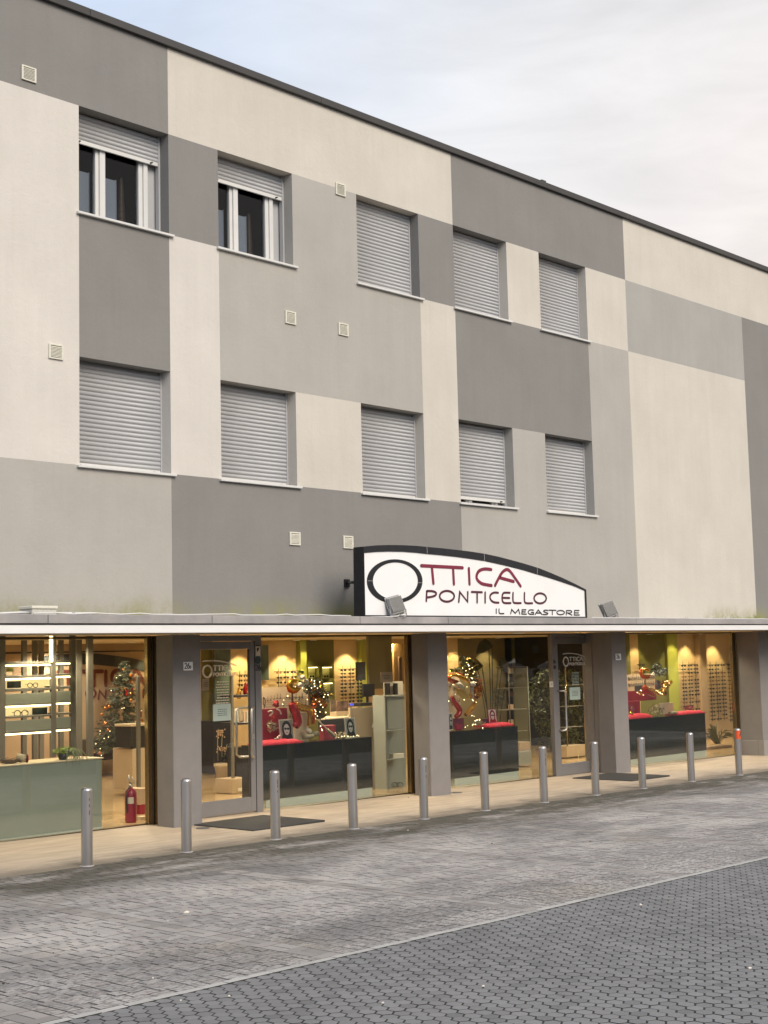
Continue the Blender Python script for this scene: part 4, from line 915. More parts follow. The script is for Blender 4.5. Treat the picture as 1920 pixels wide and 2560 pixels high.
def rack(u0, u1, vt, vb, y, nc, nr, lab, short, depth=.12):
    x0, x1 = xs(u0, u1, y, (vt + vb) / 2); z0, z1 = zs((u0 + u1) / 2, vt, vb, y); yr = y - depth
    t = thing('spectacle_rack', 'spectacle rack of thin dark rods ' + lab, 'display rack', ((x0 + x1) / 2, yr, z0))
    for c in range(nc):
        x = x0 + (x1 - x0) * (c + .5) / nc; b = MB(); b.tube([(x, yr + .012, z0 - .05), (x, yr + .012, z1 + .10)], .0055, 6); b.build('rod', BLK, t)
    b = MB(); b.box(x0, x1, yr + .02, yr + .03, z1 + .02, z1 + .03); b.build('crossbar', BLK, t)
    for c in range(nc):
        x = x0 + (x1 - x0) * (c + .5) / nc
        for r in range(nr):
            if rnd.random() < .06: continue
            z = z1 - (z1 - z0) * r / max(1, nr - 1)
            link('spectacles', rnd.choice(SP), None, 'spectacles on %s row, %s rod, %s' % (ORD[r], ORD[c], short) if nc > 1 else 'spectacles on %s row of the %s' % (ORD[r], short), 'spectacles', 'spectacles on the rack ' + lab, None, (x + rnd.uniform(-.008, .008), yr - .008, z)).scale = ((x1 - x0) / nc * rnd.uniform(.74, .86) / .125, 1, rnd.uniform(.95, 1.15))
rack(678, 750, 1681, 1718, YB, 4, 4, 'under the light pool behind the music sheet', 'short rack behind the music sheet')
rack(838, 897, 1675, 1762, YB, 3, 11, 'in the middle of the second shop window', 'tall rack above the desk')
rack(912, 924, 1680, 1706, YB, 1, 4, 'on the narrow cream wall of the second shop window', 'narrow rack above the monitor')
rack(583, 624, 1690, 1735, YB - .5, 3, 5, 'behind the first door', 'rack behind the first door')
rack(1584, 1602, 1663, 1690, YD, 2, 4, 'at the left of the rightmost shop window', 'little rack in the rightmost window')
rack(1692, 1738, 1664, 1774, YD, 3, 13, 'on the first wide cream wall of the rightmost window', 'left big rack, rightmost window')
rack(1746, 1806, 1664, 1798, YD, 4, 15, 'on the second wide cream wall of the rightmost window', 'right big rack, rightmost window')
rack(1808, 1820, 1662, 1800, YD - .6, 1, 15, 'at the right end of the rightmost window', 'end rack at the rightmost window frame')
# niches with sunglasses on the olive wall
for (u0, u1, vt, vb, w_) in ((768, 794, 1668, 1696, 'upper left'), (803, 830, 1668, 1696, 'upper right'), (803, 831, 1708, 1736, 'lower right')):
    x0, x1 = xs(u0, u1, YB - .1, 1700); z0, z1 = zs(u0, vt, vb, YB - .1)
    t = thing('display_niche', 'lit lime display niche, ' + w_ + ' of the olive wall', 'display niche', (x0, YB - .1, z0))
    b = MB(); b.box(x0, x1, YB - .03, YB - .005, z0, z1); b.build('back_panel', mat('niche_lime', (.55, .56, .25), .6) if 'niche_lime' not in bpy.data.materials else bpy.data.materials['niche_lime'], t)
    b = MB(); b.box(x0 - .02, x0, YB - .14, YB - .005, z0, z1); b.box(x1, x1 + .02, YB - .14, YB - .005, z0, z1); b.box(x0 - .02, x1 + .02, YB - .14, YB - .005, z0 - .02, z0); b.box(x0 - .02, x1 + .02, YB - .14, YB - .005, z1, z1 + .02); b.build('niche_frame', OLIVE, t)
    b = MB(); b.box(x0 + .02, x1 - .02, YB - .12, YB - .10, z1 - .015, z1 - .005); b.build('led_strip', LED, t)
    link('spectacles', SP[0], None, 'dark sunglasses lying in the ' + w_ + ' lime niche', 'spectacles', None, None, ((x0 + x1) / 2, YB - .09, z0 + .035)).scale = (1.1, 1, 1.1)

def vbox(name, u0, u1, vt, vb, y, d, m_, lab=None, cat=None, parent=None, ch=.004, um=None):
    um = um or (u0 + u1) / 2; x0, x1 = xs(u0, u1, y, (vt + vb) / 2); z0, z1 = zs(um, vt, vb, y)
    b = MB(); b.cbox(x0, x1, y, y + d, z0, z1, min(ch, d / 3, (x1 - x0) / 4, (z1 - z0) / 4)); return b.build(name, m_, parent, lab, cat)
def tp(b, pts, y, r, n=8, m=0, sq=1.0):
    ys_ = y if isinstance(y, (list, tuple)) else [y] * len(pts); P = [at(p[0], p[1], q) for p, q in zip(pts, ys_)]; s_ = mpp(P[0])
    b.tube(P, [q * s_ for q in r] if isinstance(r, (list, tuple)) else r * s_, n, m, sq=sq)
def zc(org, k, p): return [(org[0] + a / k, org[1] + c / k) for a, c in p]
def foliage(b, c, rad, n, size, m=0, flat=.6, shell=.35):
    for _ in range(n):
        while True:
            q = Vector((rnd.uniform(-1, 1), rnd.uniform(-1, 1), rnd.uniform(-1, 1)))
            if shell < q.length < 1: break
        p = Vector(c) + Vector((q.x * rad[0], q.y * rad[1], q.z * rad[2])); a = Vector((rnd.gauss(0, 1), rnd.gauss(0, 1), rnd.gauss(0, 1) * flat)).normalized(); w = a.cross(Vector((rnd.gauss(0, 1), rnd.gauss(0, 1), rnd.gauss(0, 1)))).normalized()
        l = size * rnd.uniform(.6, 1.3); b.add([p - a * l, p + w * l * .3, p + a * l, p - w * l * .3], [(0, 1, 2, 3)], m)

# ---- leftmost window: green counter, display shelves, tree, extinguisher
def slopebox(x0, x1, y0, y1, z1, m_, name, parent, z0=None, c=.004):
    b = MB(); b.cbox(x0, x1, y0, y1, gz(x1) - .0 if z0 is None else z0, z1, c); return b.build(name, m_, parent)
cA = at(255, 1980, .78).x; ca = thing('display_counter', 'pale green lacquered counter in the leftmost window', 'counter', (cA, .8, 0))
slopebox(7.2, cA, .78, 1.30, .862, GREENG, 'body', ca); b = MB(); b.cbox(7.18, cA + .015, .765, 1.31, .863, .880, .003); b.build('counter_top', TERR, ca); b = MB(); b.box(7.2, cA - .02, .74, .778, gz(cA) + .0, gz(cA) + .02); b.build('plinth', PLINTH, ca)
ds = thing('display_shelves', 'shelving of grey posts with glowing shelves and pale green panels in the leftmost window', 'display shelves', (9.8, 1.5, .88)); ya = 1.42
for u0, u1, y in ((0, 14, ya), (129, 141, ya), (178, 190, ya + .1), (57, 68, 2.6), (84, 95, 3.0), (150, 160, 2.6), (191, 206, 2.4), (220, 234, 2.1), (100, 111, 3.6)):
    x0, x1 = xs(u0, u1, y); b = MB(); b.cbox(x0, x1, y, y + .05, .88 if y < 1.6 else gz(x0), 2.418, .004); b.build('post', POST, ds)
for v, h, kind in ((1657, 6, 's'), (1663, 3.2, 'l'), (1691, 6, 's'), (1697, 3.5, 'l'), (1724, 7, 's'), (1746, 26, 'g'), (1761, 4, 's'), (1765, 3.2, 'l'), (1791, 5, 's'), (1813, 27, 'g'), (1829, 5, 's'), (1833.5, 3.2, 'l')):
    for u0, u1 in ((14.5, 128.5), (141.5, 177.5)):
        x0, x1 = xs(u0, u1, ya); vv = v - (2 if u0 > 100 else 0); zz = at(70, vv, ya).z; hh = h * mpp(at(70, v, ya)); b = MB()
        if kind == 'g': b.cbox(x0, x1, ya + .005, ya + .02, zz - hh / 2, zz + hh / 2, .002); b.build('green_panel', GREENG, ds)
        elif kind == 'l':
            b.box(x0 + .004, x1 - .004, ya + .012, ya + .03, zz - hh / 2, zz + hh / 2); b.build('led_strip', LED, ds)
        else: b.cbox(x0, x1, ya, ya + .24, zz - hh / 2, zz + hh / 2, .003); b.build('shelf', POST, ds)
b = MB(); x0, x1 = xs(126.5, 133, ya - .03); b.box(x0, x1, ya - .02, ya - .003, at(130, 1655, ya).z, 2.40); b.build('led_strip', LED, ds)
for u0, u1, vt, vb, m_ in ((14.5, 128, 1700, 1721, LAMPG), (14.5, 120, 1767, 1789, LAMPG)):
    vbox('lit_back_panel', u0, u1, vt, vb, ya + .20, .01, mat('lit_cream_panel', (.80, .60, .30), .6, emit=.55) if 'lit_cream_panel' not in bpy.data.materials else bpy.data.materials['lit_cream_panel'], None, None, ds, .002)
for u0, u1, vt, vb, w_ in ((19, 53, 1703, 1720, 'on the second shelf'), (82, 119, 1769, 1787, 'on the third shelf'), (113, 127.5, 1715, 1720.5, 'lying at the end of the second shelf')):
    vbox('display_card', u0, u1, vt, vb, ya + .10, .02, mat('night_picture', (.03, .04, .045), .3, var=.8, scale=12) if 'night_picture' not in bpy.data.materials else bpy.data.materials['night_picture'], 'dark picture card ' + w_ + ' of the leftmost window', 'picture card')
for u, v, w_, s_ in ((53, 1783.5, 'big black spectacle frames on the third lit shelf', 1.35), (82, 1713, 'round wire spectacles on the second lit shelf', 1.0)):
    p = at(u, v, ya + .06); link('spectacles', RIM, None, w_, 'spectacles', None, None, tuple(p)).scale = (s_, 1, s_)
p = at(24, 1675, ya + .1); b = MB(); foliage(b, p, (.05, .05, .035), 60, .02); b.build('leaves', LEAFL, None, 'small lime green plant on the top lit shelf', 'plant')
vbox('basket', 14.5, 31, 1680, 1689, ya + .06, .1, BEIGE, 'beige basket under the small lime plant on the top shelf', 'basket')
# plant on the counter
pl = thing('potted_plant', 'trailing spider plant in a dark pot on the pale green counter', 'potted plant', tuple(at(160, 1893, .86)))
b = MB(); q = at(158, 1897, .90); b.lathe((q.x, .90, .881), [(.05, 0), (.075, .085), (.07, .085), (.05, .06)], 14); b.build('pot', BLK, pl)
b = MB(); foliage(b, (q.x + .03, .90, .985), (.17, .09, .045), 170, .035); b.build('foliage', LEAFL, pl)
b = MB()
for k in range(34):
    a = rnd.uniform(-.3, .9); x0 = q.x + rnd.uniform(-.02, .12); dx = a * .14; dz = rnd.uniform(.08, .26); yy = .86 - rnd.uniform(.0, .10)
    pts = [(x0, .88, .97), (x0 + dx * .5, yy, 1.0 + rnd.uniform(-.02, .02)), (x0 + dx, yy - .02, .96 - dz * .3), (x0 + dx * 1.25, yy - .02, .97 - dz)]
    pts = [Vector(t_) for t_ in pts]; b.tube(pts, [.003, .0038, .0032, .001], 4)
b.build('runners', mat('pale_leaf', (.22, .26, .13), .6, var=.3, scale=30), pl)
# twigs and roll on the counter
b = MB()
for k in range(60): 
    x0 = at(rnd.uniform(-5, 42), 1900, .95).x; a = rnd.uniform(-.4, .4); z_ = .885 + rnd.uniform(0, .055) * (1 - abs(rnd.random() - .5))
    b.tube([(x0, .86 + rnd.uniform(0, .2), z_), (x0 + rnd.uniform(.04, .13), .86 + a * .2 + .1, z_ + rnd.uniform(-.02, .03))], .0035, 4)
b.build('twigs', BROWN, None, 'heap of dry twigs and moss on the left end of the pale green counter', 'twigs', kind='stuff')
b = MB(); p0, p1 = at(42, 1893, 1.0), at(66, 1896, .92); b.tube([p0, p1], .045, 16); b.tube([p1, p1 + Vector((.01, -.002, 0))], .052, 16, 1); b.tube([p1 + Vector((.01, -.002, 0)), p1 + Vector((.018, -.004, 0))], .036, 16, 2); b.build('rolled_case', [STRAW, REDP, BLK], None, 'rolled tan case with a red ring lying on the pale green counter', 'case')
# bench and tree
vbox('bench', 228, 345, 1846, 1898, 7.8, .5, mat('dark_bench', (.045, .035, .03), .5), 'long dark bench against the logo wall', 'bench')
tb = at(312, 1872, 7.2); ta = at(311, 1657, 7.2); Ht = ta.z - tb.z
tr = thing('christmas_tree', 'frosted Christmas tree with copper baubles in the leftmost window', 'christmas tree', tuple(tb))
b = MB(); b.tube([tb + Vector((0, 0, -.25)), ta], [.04, .008], 8); b.build('trunk', BROWN, tr)
b = MB(); bl = MB(); fl = MB(); rb = MB()
for k in range(430):
    h = rnd.random() ** 1.25; a = rnd.uniform(0, 6.283); Rr = .50 * (1 - h) ** .8 * rnd.uniform(.75, 1.12) + .03; c = Vector((tb.x - .20 * (1 - h) ** 1.5, tb.y, tb.z + h * Ht * .98)); e_ = c + Vector((Rr * math.cos(a), Rr * math.sin(a), -.10 * (1 - h) + .04))
    for j in range(18):
        t = rnd.uniform(.2, 1); p = c.lerp(e_, t); d = (e_ - c).normalized(); w = Vector((rnd.gauss(0, 1), rnd.gauss(0, 1), rnd.gauss(0, .8))).normalized(); n_ = (d * .9 + w * .8).normalized() * .060; s_ = n_.cross(w).normalized() * .011
        b.add([p - s_, p + n_, p + s_], [(0, 1, 2)])
    if k % 14 == 0: bl.ball(e_, rnd.uniform(.026, .036), 0, 10)
    if k % 9 == 0: fl.ball(e_ + Vector((0, 0, -.02)), .0055, 0, 6)
    if k % 30 == 3: rb.box(e_.x - .02, e_.x + .02, e_.y - .02, e_.y, e_.z - .10, e_.z)
b.build('needles', FROST, tr, kind='stuff'); bl.build('baubles', ORN, tr, kind='stuff'); fl.build('fairy_lights', FAIRY, tr, kind='stuff'); rb.build('ribbons', REDG, tr, kind='stuff')
# cabinet, black case and frame right of the tree
vbox('cabinet', 331, 380, 1870, 1972, 4.0, .5, BEIGE, 'beige drawer cabinet at the right of the leftmost window', 'cabinet')
vbox('black_case', 327, 380, 1816, 1868, 4.0, .4, BLK, 'black case standing on the beige drawer cabinet', 'case')
vbox('black_case', 327, 380, 1809, 1815, 3.98, .42, TERR, 'cream tray lying on the black case', 'tray')
vbox('metal_stand', 345, 352, 1690, 1985, 2.6, .05, POST, 'thin grey upright frame right of the Christmas tree', 'frame')
vbox('brown_box', 347, 371, 1971, 2011, 1.7, .3, TAUPE, 'brown box behind the extinguisher, upper of its stack', 'box')
vbox('red_box', 350, 367, 2011, 2036, 1.7, .25, REDP, 'dark red box behind the extinguisher, lower of its stack', 'box')
vbox('paper_bag', 353, 370, 2041, 2058, 1.1, .12, TERR, 'small cream block on the floor right of the extinguisher', 'block')
ex = at(327, 2050, 1.0); ex = Vector((ex.x, 1.0, gz(ex.x) + .002)); t = thing('fire_extinguisher', 'red fire extinguisher standing on the floor in the leftmost window', 'fire extinguisher', tuple(ex))
b = MB(); r = .076; b.lathe(ex, [(0, .0), (r * .95, 0), (r, .02), (r, .36), (r * .85, .40), (r * .4, .43), (r * .3, .445)], 24); b.build('cylinder', EXT, t)
b = MB(); b.lathe(ex, [(.022, .44), (.022, .49), (0, .49)], 12); b.tube([ex + Vector((0, 0, .485)), ex + Vector((-.03, 0, .53)), ex + Vector((-.02, 0, .60))], .012, 8); b.tube([ex + Vector((0, 0, .47)), ex + Vector((.05, -.01, .50)), ex + Vector((.01, -.02, .57))], .009, 8); b.build('valve', STEEL, t)
b = MB(); b.tube([ex + Vector((-.02, -.02, .46)), ex + Vector((-.09, -.04, .40)), ex + Vector((-.085, -.03, .2)), ex + Vector((-.075, -.03, .12))], .011, 8); b.build('hose', BLK, t)
b = MB(); vs = []
for k in range(9): a = R(-170 + 75 * k / 8); vs += [(ex.x + (r + .001) * math.cos(a), ex.y + (r + .001) * math.sin(a), ex.z + .24), (ex.x + (r + .001) * math.cos(a), ex.y + (r + .001) * math.sin(a), ex.z + .32)]
b.add(vs, [(2 * k, 2 * k + 2, 2 * k + 3, 2 * k + 1) for k in range(8)]); b.build('instruction_label', PAPER, t)

# ---- behind the first door
vbox('wall_poster', 536, 578, 1623, 1800, YB - .06, .03, TEAL, 'tall blue grey poster behind the first door', 'poster')
vbox('wall_poster', 655.5, 672, 1613, 1700, YB - .06, .03, TEAL, 'tall blue grey poster at the left edge of the second shop window', 'poster')
vbox('dark_cabinet', 534, 582, 1802, 1932, 6.2, .5, BLK, 'black cabinet behind the potted plant seen through the first door', 'cabinet')
q = at(555, 1940, 5.6); q.z = gz(q.x); t = thing('potted_plant', 'flowering orchid in a cream pot behind the first door', 'potted plant', tuple(q)); s_ = mpp(q)
b = MB(); b.lathe(q, [(0, 0), (14 * s_, 0), (18 * s_, 27 * s_), (20.5 * s_, 28 * s_), (20.5 * s_, 36 * s_), (18 * s_, 36 * s_), (16 * s_, 30 * s_)], 20); b.build('pot', TERR, t)
b = MB()
for u0, v0, u1, v1 in ((545, 1902, 545, 1822), (555, 1902, 556, 1824), (560, 1902, 568, 1860)): tp(b, [(u0, v0), ((u0 + u1) / 2 - 1, (v0 + v1) / 2), (u1, v1)], 5.6, .7, 5)
b.build('stem', mat('pale_stem', (.45, .40, .22), .6), t)
b = MB()
for k in range(46): u, v = rnd.choice(((548, 1830), (547, 1842), (557, 1828), (556, 1838), (558, 1872), (549, 1872))); b.ball(at(u + rnd.gauss(0, 3.5), v + rnd.gauss(0, 4), 5.6 + rnd.uniform(-.05, .05)), .014, 0, 5)
b.build('flowers', PEACH, t, kind='stuff'); b = MB(); foliage(b, at(555, 1893, 5.6), (.12, .1, .06), 40, .06); b.build('foliage', LEAFD, t)
gc = thing('glass_case', 'glass display case with grey uprights behind the first door', 'display case', tuple(at(600, 1985, 2.9)))
vbox('upright', 580, 585.5, 1690, 1946, 2.9, .04, POST, parent=gc); vbox('case_base', 580.5, 626, 1946, 1982, 2.9, .4, BEIGE, parent=gc); vbox('label_card', 595, 605, 1970, 1978, 2.89, .006, PAPER, parent=gc, ch=.001)
for v in (1737, 1806): vbox('shelf', 586, 626, v, v + 6, 2.95, .35, BLK, parent=gc)
for (u, v, m_, w_) in ((613, 1715, REDG, 'red figurine'), (597, 1727, GOLD, 'golden figurine')):
    b = MB(); tp(b, [(u, v + 20), (u, v + 8), (u + 1, v), (u, v - 8)], 3.05, [5, 6, 4, 2], 8); b.build('figurine', m_, None, w_ + ' on the top shelf of the glass case behind the first door', 'figurine')
for k, (u, v) in enumerate(((592, 1800), (603, 1798), (613, 1801), (619, 1799))):
    vbox('gift_box', u - 4.5, u + 4.5, v - 30 + k * 3, v + 5, 3.05, .07, (PAPER, BEIGE, PEACH, PAPER)[k], '%s gift box on the middle shelf of the glass case' % ('tall cream', 'plain beige', 'peach', 'short cream')[k], 'gift box')
vbox('dark_cabinet', 609, 630, 1868, 1944, 3.4, .4, BLK, 'black block beside the glass case behind the first door', 'cabinet')

# ---- figures built of foil tubes
def figure(lab, base, parts):
    t = thing('christmas_figure', lab, 'christmas figure', tuple(base))
    for name, m_, pts, y, r in parts:
        b = MB(); tp(b, smooth(pts, 4) if len(pts) > 2 else pts, y, [r_2 for r_2 in (r if isinstance(r, list) else [r] * len(pts)) for _ in range(4)][:len(smooth(pts, 4))] if len(pts) > 2 and isinstance(r, list) and False else (r if not isinstance(r, list) else max(r)), 10); b.build(name, m_, t)
    return t
def music(u0, u1, vt, vb, y, lab):
    x0, x1 = xs(u0, u1, y, (vt + vb) / 2); z0, z1 = zs((u0 + u1) / 2, vt, vb, y); w_, h_ = x1 - x0, z1 - z0
    b = MB(); b.box(x0, x1, y, y + .02, z0, z1)
    for sy in (.80, .45):
        for k in range(5): zz = z0 + h_ * (sy - k * .035); b.box(x0 + w_ * .04, x1 - w_ * .03, y - .002, y - .0005, zz, zz + .0025, 2)
        for k in range(13):
            xx = x0 + w_ * (.12 + k * .067) ; zz = z0 + h_ * (sy - rnd.uniform(.0, .15)); b.box(xx, xx + .018, y - .004, y - .001, zz, zz + .014, 1); b.box(xx + .014, xx + .018, y - .004, y - .001, zz, zz + .07, 1)
        ribbon(b, smooth([(x0 + w_ * .05, z0 + h_ * (sy - .18)), (x0 + w_ * .085, z0 + h_ * (sy - .05)), (x0 + w_ * .05, z0 + h_ * (sy + .03)), (x0 + w_ * .04, z0 + h_ * (sy - .08)), (x0 + w_ * .08, z0 + h_ * (sy - .12))]), .010, y - .003, 1)
    return b.build('music_sheet', [PEACHL, INK, POST], None, lab, 'music sheet')
PEACHL = mat('old_paper', (.62, .47, .31), .85, var=.05, scale=6)
def portrait(u0, u1, vt, vb, y, lab, tilt=0, bw=True, frame=None):
    x0, x1 = xs(u0, u1, y, (vt + vb) / 2); z0, z1 = zs((u0 + u1) / 2, vt, vb, y); w_, h_ = x1 - x0, z1 - z0; sh = tilt * h_
    def q(a, c): return (x0 + w_ * a + sh * (1 - c) , z0 + h_ * c)
    b = MB(); b.prism([q(0, 0), q(1, 0), q(1, 1), q(0, 1)], y, y + .012, 0)
    b.prism([q(.06, .05), q(.94, .05), q(.94, .95), q(.06, .95)], y - .001, y - .0003, 1)
    def blob(cx, cz, rx, rz, m, dy, n=16): b.prism([q(cx + rx * math.cos(2 * math.pi * k / n), cz + rz * math.sin(2 * math.pi * k / n)) for k in range(n)], y - dy - .0006, y - dy, m)
    blob(.5, .55, .34, .38, 2, .0012); b.prism([q(.08, .06), q(.92, .06), q(.8, .32), q(.5, .4), q(.2, .32)], y - .0022, y - .0016, 2)
    blob(.5, .52, .2, .26, 3, .0026); blob(.41, .56, .09, .06, 4, .0036); blob(.6, .55, .09, .06, 4, .0036); blob(.5, .38, .06, .02, 4, .0036); b.prism([q(.4, .58), q(.62, .57), q(.62, .59), q(.4, .60)], y - .005, y - .0044, 4)
    return b.build('portrait_card', [frame or PAPER, GREYL if bw else SKIN, BLK if bw else REDP, SKIN, INK], None, lab, 'picture card')
def lights(pts, y, lab, parent=None, r=1.3):
    b = MB()
    for u, v in pts: b.ball(at(u, v, y + rnd.uniform(-.03, .03)), r * .72 * rnd.uniform(.7, 1.2) * mpp(at(u, v, y)), 0, 6)
    return b.build('fairy_lights', FAIRY, parent, lab if parent is None else None, 'fairy lights' if parent is None else None, kind='stuff')
def cushion(u0, u1, vt, vb, y, d, lab):
    x0, x1 = xs(u0, u1, y, (vt + vb) / 2); z0, z1 = zs((u0 + u1) / 2, vt, vb, y); b = MB(); n, mm = 12, 5; vs = []
    for i in range(n + 1):
        for j in range(mm + 1):
            s1 = min(1, 6 * min(i, n - i) / n); s2 = min(1, 5 * min(j, mm - j) / mm); k = math.sqrt(max(0, s1 * s2)); vs.append((x0 + (x1 - x0) * i / n, y + d * j / mm, z0 + (z1 - z0) * (.5 + .5 * k + rnd.uniform(-.07, .07) * k)))
    o_ = len(vs); vs += [(p_[0], p_[1], z0 + (z1 - z0) * .05) for p_ in vs]; fs = [(i * (mm + 1) + j, (i + 1) * (mm + 1) + j, (i + 1) * (mm + 1) + j + 1, i * (mm + 1) + j + 1) for i in range(n) for j in range(mm)]
    for i in range(n): fs += [(i * (mm + 1), o_ + i * (mm + 1), o_ + (i + 1) * (mm + 1), (i + 1) * (mm + 1)), (i * (mm + 1) + mm, (i + 1) * (mm + 1) + mm, o_ + (i + 1) * (mm + 1) + mm, o_ + i * (mm + 1) + mm)]
    for j in range(mm): fs += [(j, j + 1, o_ + j + 1, o_ + j), (n * (mm + 1) + j, o_ + n * (mm + 1) + j, o_ + n * (mm + 1) + j + 1, n * (mm + 1) + j + 1)]
    b.add(vs, fs, 0, True); return b.build('cushion', RED, None, lab, 'cushion')
def counter(u0, u1, vt_l, vt_r, y, lab, splits, d=.42):
    x0, x1 = xs(u0, u1, y, 1900); zt = (at(u0, vt_l, y).z + at(u1, vt_r, y).z) / 2; t = thing('display_counter', lab, 'counter', (x0, y, gz(x0)))
    ed = [x0] + [xs(s_, s_, y, 1900)[0] for s_ in splits] + [x1]
    for k in range(len(ed) - 1): b = MB(); b.cbox(ed[k] + .002, ed[k + 1] - .002, y, y + .02, gz(x1) + .125, zt - .012, .002); b.build('front_panel', BLACKG, t)
    b = MB(); b.box(x0 + .01, x1 - .01, y + .022, y + d, gz(x1) + .125, zt - .012); b.build('body', BLK, t); b = MB(); b.cbox(x0, x1, y - .004, y + d, zt - .011, zt, .002); b.build('counter_top', BLACKG, t)
    b = MB(); b.cbox(x0 + .07, x1 - .03, y - .01, y + d - .05, gz(x1) - .01, gz(x1) + .122, .002); b.build('plinth', PLINTH, t); return zt
ZB = counter(653, 931, 1861, 1845, .85, 'glossy black counter in the second shop window, left of the middle column', (758,))
cushion(654.5, 757, 1850, 1861.5, .84, .30, 'red velvet cushion on the left end of the black counter in the second window')
music(653.5, 771, 1717, 1856, 1.30, 'large cream sheet of music standing on the black counter behind the foil figure')
vbox('red_box', 657, 719, 1771, 1854, 1.20, .04, REDP, 'flat dark red box standing in front of the music sheet', 'box')
Z = (650, 1640); K = 7.9
f1 = thing('christmas_figure', 'foil christmas figure with bent red and gold legs in the second window', 'christmas figure', tuple(at(770, 1850, 1.05)))
def limb(f_, name, m_, org, k, pts, y, r, sq=1.0):
    P = smooth(zc(org, k, pts), 5); n = len(P)
    if isinstance(r, (list, tuple)): m0 = len(r) - 1; rr_ = [r[min(m0, int(t * m0 / (n - 1)))] + (r[min(m0, int(t * m0 / (n - 1)) + 1)] - r[min(m0, int(t * m0 / (n - 1)))]) * ((t * m0 / (n - 1)) % 1) for t in range(n)]
    else: rr_ = r
    rr_ = [q * 1.18 for q in rr_] if isinstance(rr_, list) else rr_
    b = MB(); tp(b, P, y, rr_, 12, sq=sq); return b.build(name, m_, f_)
limb(f1, 'red_leg', REDG, Z, K, [(620, 930), (660, 1030), (700, 1110), (730, 1210), (740, 1310), (700, 1400)], 1.02, [7, 10, 9.5, 10, 10, 7])
limb(f1, 'gold_leg', GOLD, Z, K, [(700, 955), (800, 1010), (920, 1040), (985, 1060), (985, 1200), (975, 1380)], 1.06, [7, 8, 7.5, 7, 5.5, 5.5])
limb(f1, 'red_side', ORANGE, Z, K, [(1040, 1010), (1070, 1080), (1060, 1200), (1050, 1350)], 1.09, [4, 5, 4, 3])
limb(f1, 'gold_arm', GOLD, Z, K, [(790, 600), (690, 660), (610, 630), (590, 550), (640, 490), (720, 490)], 1.02, [4, 5.5, 6, 6, 5, 4])
limb(f1, 'red_sleeve', ORANGE, Z, K, [(800, 610), (700, 685), (600, 670), (568, 580), (590, 500)], 1.035, [3, 5.5, 6, 5, 3])
limb(f1, 'neck_rod', HORN, Z, K, [(640, 700), (637, 800), (640, 920)], 1.05, 2.6)
limb(f1, 'white_glove', WHT, Z, K, [(730, 600), (780, 570), (830, 570), (850, 520)], 1.0, [4, 5.5, 5, 3])
limb(f1, 'flute', WHT, Z, K, [(712, 305), (760, 380), (800, 440), (860, 410)], .98, [1, 1.8, 4, 5])
limb(f1, 'white_shoe', WHT, Z, K, [(900, 1440), (960, 1480), (990, 1500)], 1.02, [3, 6, 5])
limb(f1, 'white_collar', WHT, Z, K, [(870, 480), (930, 500), (920, 560)], 1.0, [4, 4, 3])
limb(f1, 'dark_post', BROWN, Z, K, [(985, 780), (980, 870), (980, 980)], 1.12, 3)
def sprig(f_, org, k, spots_, y, nl, m_=LEAF, mg=None):
    b = MB(); g2 = MB()
    for (a, c, rx, rz) in spots_:
        p = at(org[0] + a / k, org[1] + c / k, y); s_ = mpp(p) / k; foliage(b, p, (rx * s_ * 1.1, .12, rz * s_ * 1.1), int(nl * 1.5), .034, flat=1, shell=.1)
        foliage(g2, p, (rx * s_ * 1.1, .13, rz * s_ * 1.1), nl, .024, flat=1, shell=.1)
    b.build('foliage', m_, f_, kind='stuff'); g2.build('tinsel', mg or GOLD, f_, kind='stuff')
sprig(f1, Z, K, [(960, 560, 130, 90), (1020, 680, 130, 80), (1120, 560, 120, 110), (1160, 700, 110, 110), (1280, 770, 110, 70), (1130, 1050, 90, 90), (1180, 1180, 60, 60)], 1.12, 90)
sprig(f1, Z, K, [(1080, 880, 90, 130), (1190, 960, 100, 80)], 1.12, 130, GOLD, ORANGE)
limb(f1, 'green_disc', STRAW, Z, K, [(1250, 890), (1300, 870), (1350, 850)], 1.16, [6, 9, 5])
lights(zc(Z, K, [(545, 790), (470, 870), (450, 950), (840, 630), (925, 660), (1015, 630), (1080, 600), (1075, 545), (1075, 490), (1180, 510), (1020, 470), (1135, 635), (935, 860), (1100, 860), (1170, 900), (1280, 760), (1345, 765), (1260, 810), (1200, 960), (1240, 1010), (1095, 1140), (1185, 1105), (1135, 1185), (1300, 1115), (1100, 1090), (1195, 1385), (1215, 1440), (1230, 1465), (1350, 1445), (1420, 1535), (1495, 1610), (1080, 1060)]), 1.0, '', f1, 1.5)
lights([(840 + i * 7.5 + rnd.uniform(-2, 2), 1843 - i * .45 + rnd.uniform(-1.5, 1.5)) for i in range(8)] + [(838, 1832), (897, 1840)], .93, 'string of fairy lights lying on the right of the black counter in the second window')
b = MB(); tp(b, zc(Z, K, [(1150, 1270), (1260, 1380), (1330, 1450)]), [.97, .95, .94], 1.6, 6); tp(b, zc(Z, K, [(1320, 1440), (1400, 1520), (1480, 1600)]), [.94, .93, .92], [5, 9, 7], 10, 0, .35); b.build('wooden_lute', TERR, None, 'pale wooden lute leaning on the black counter', 'lute')
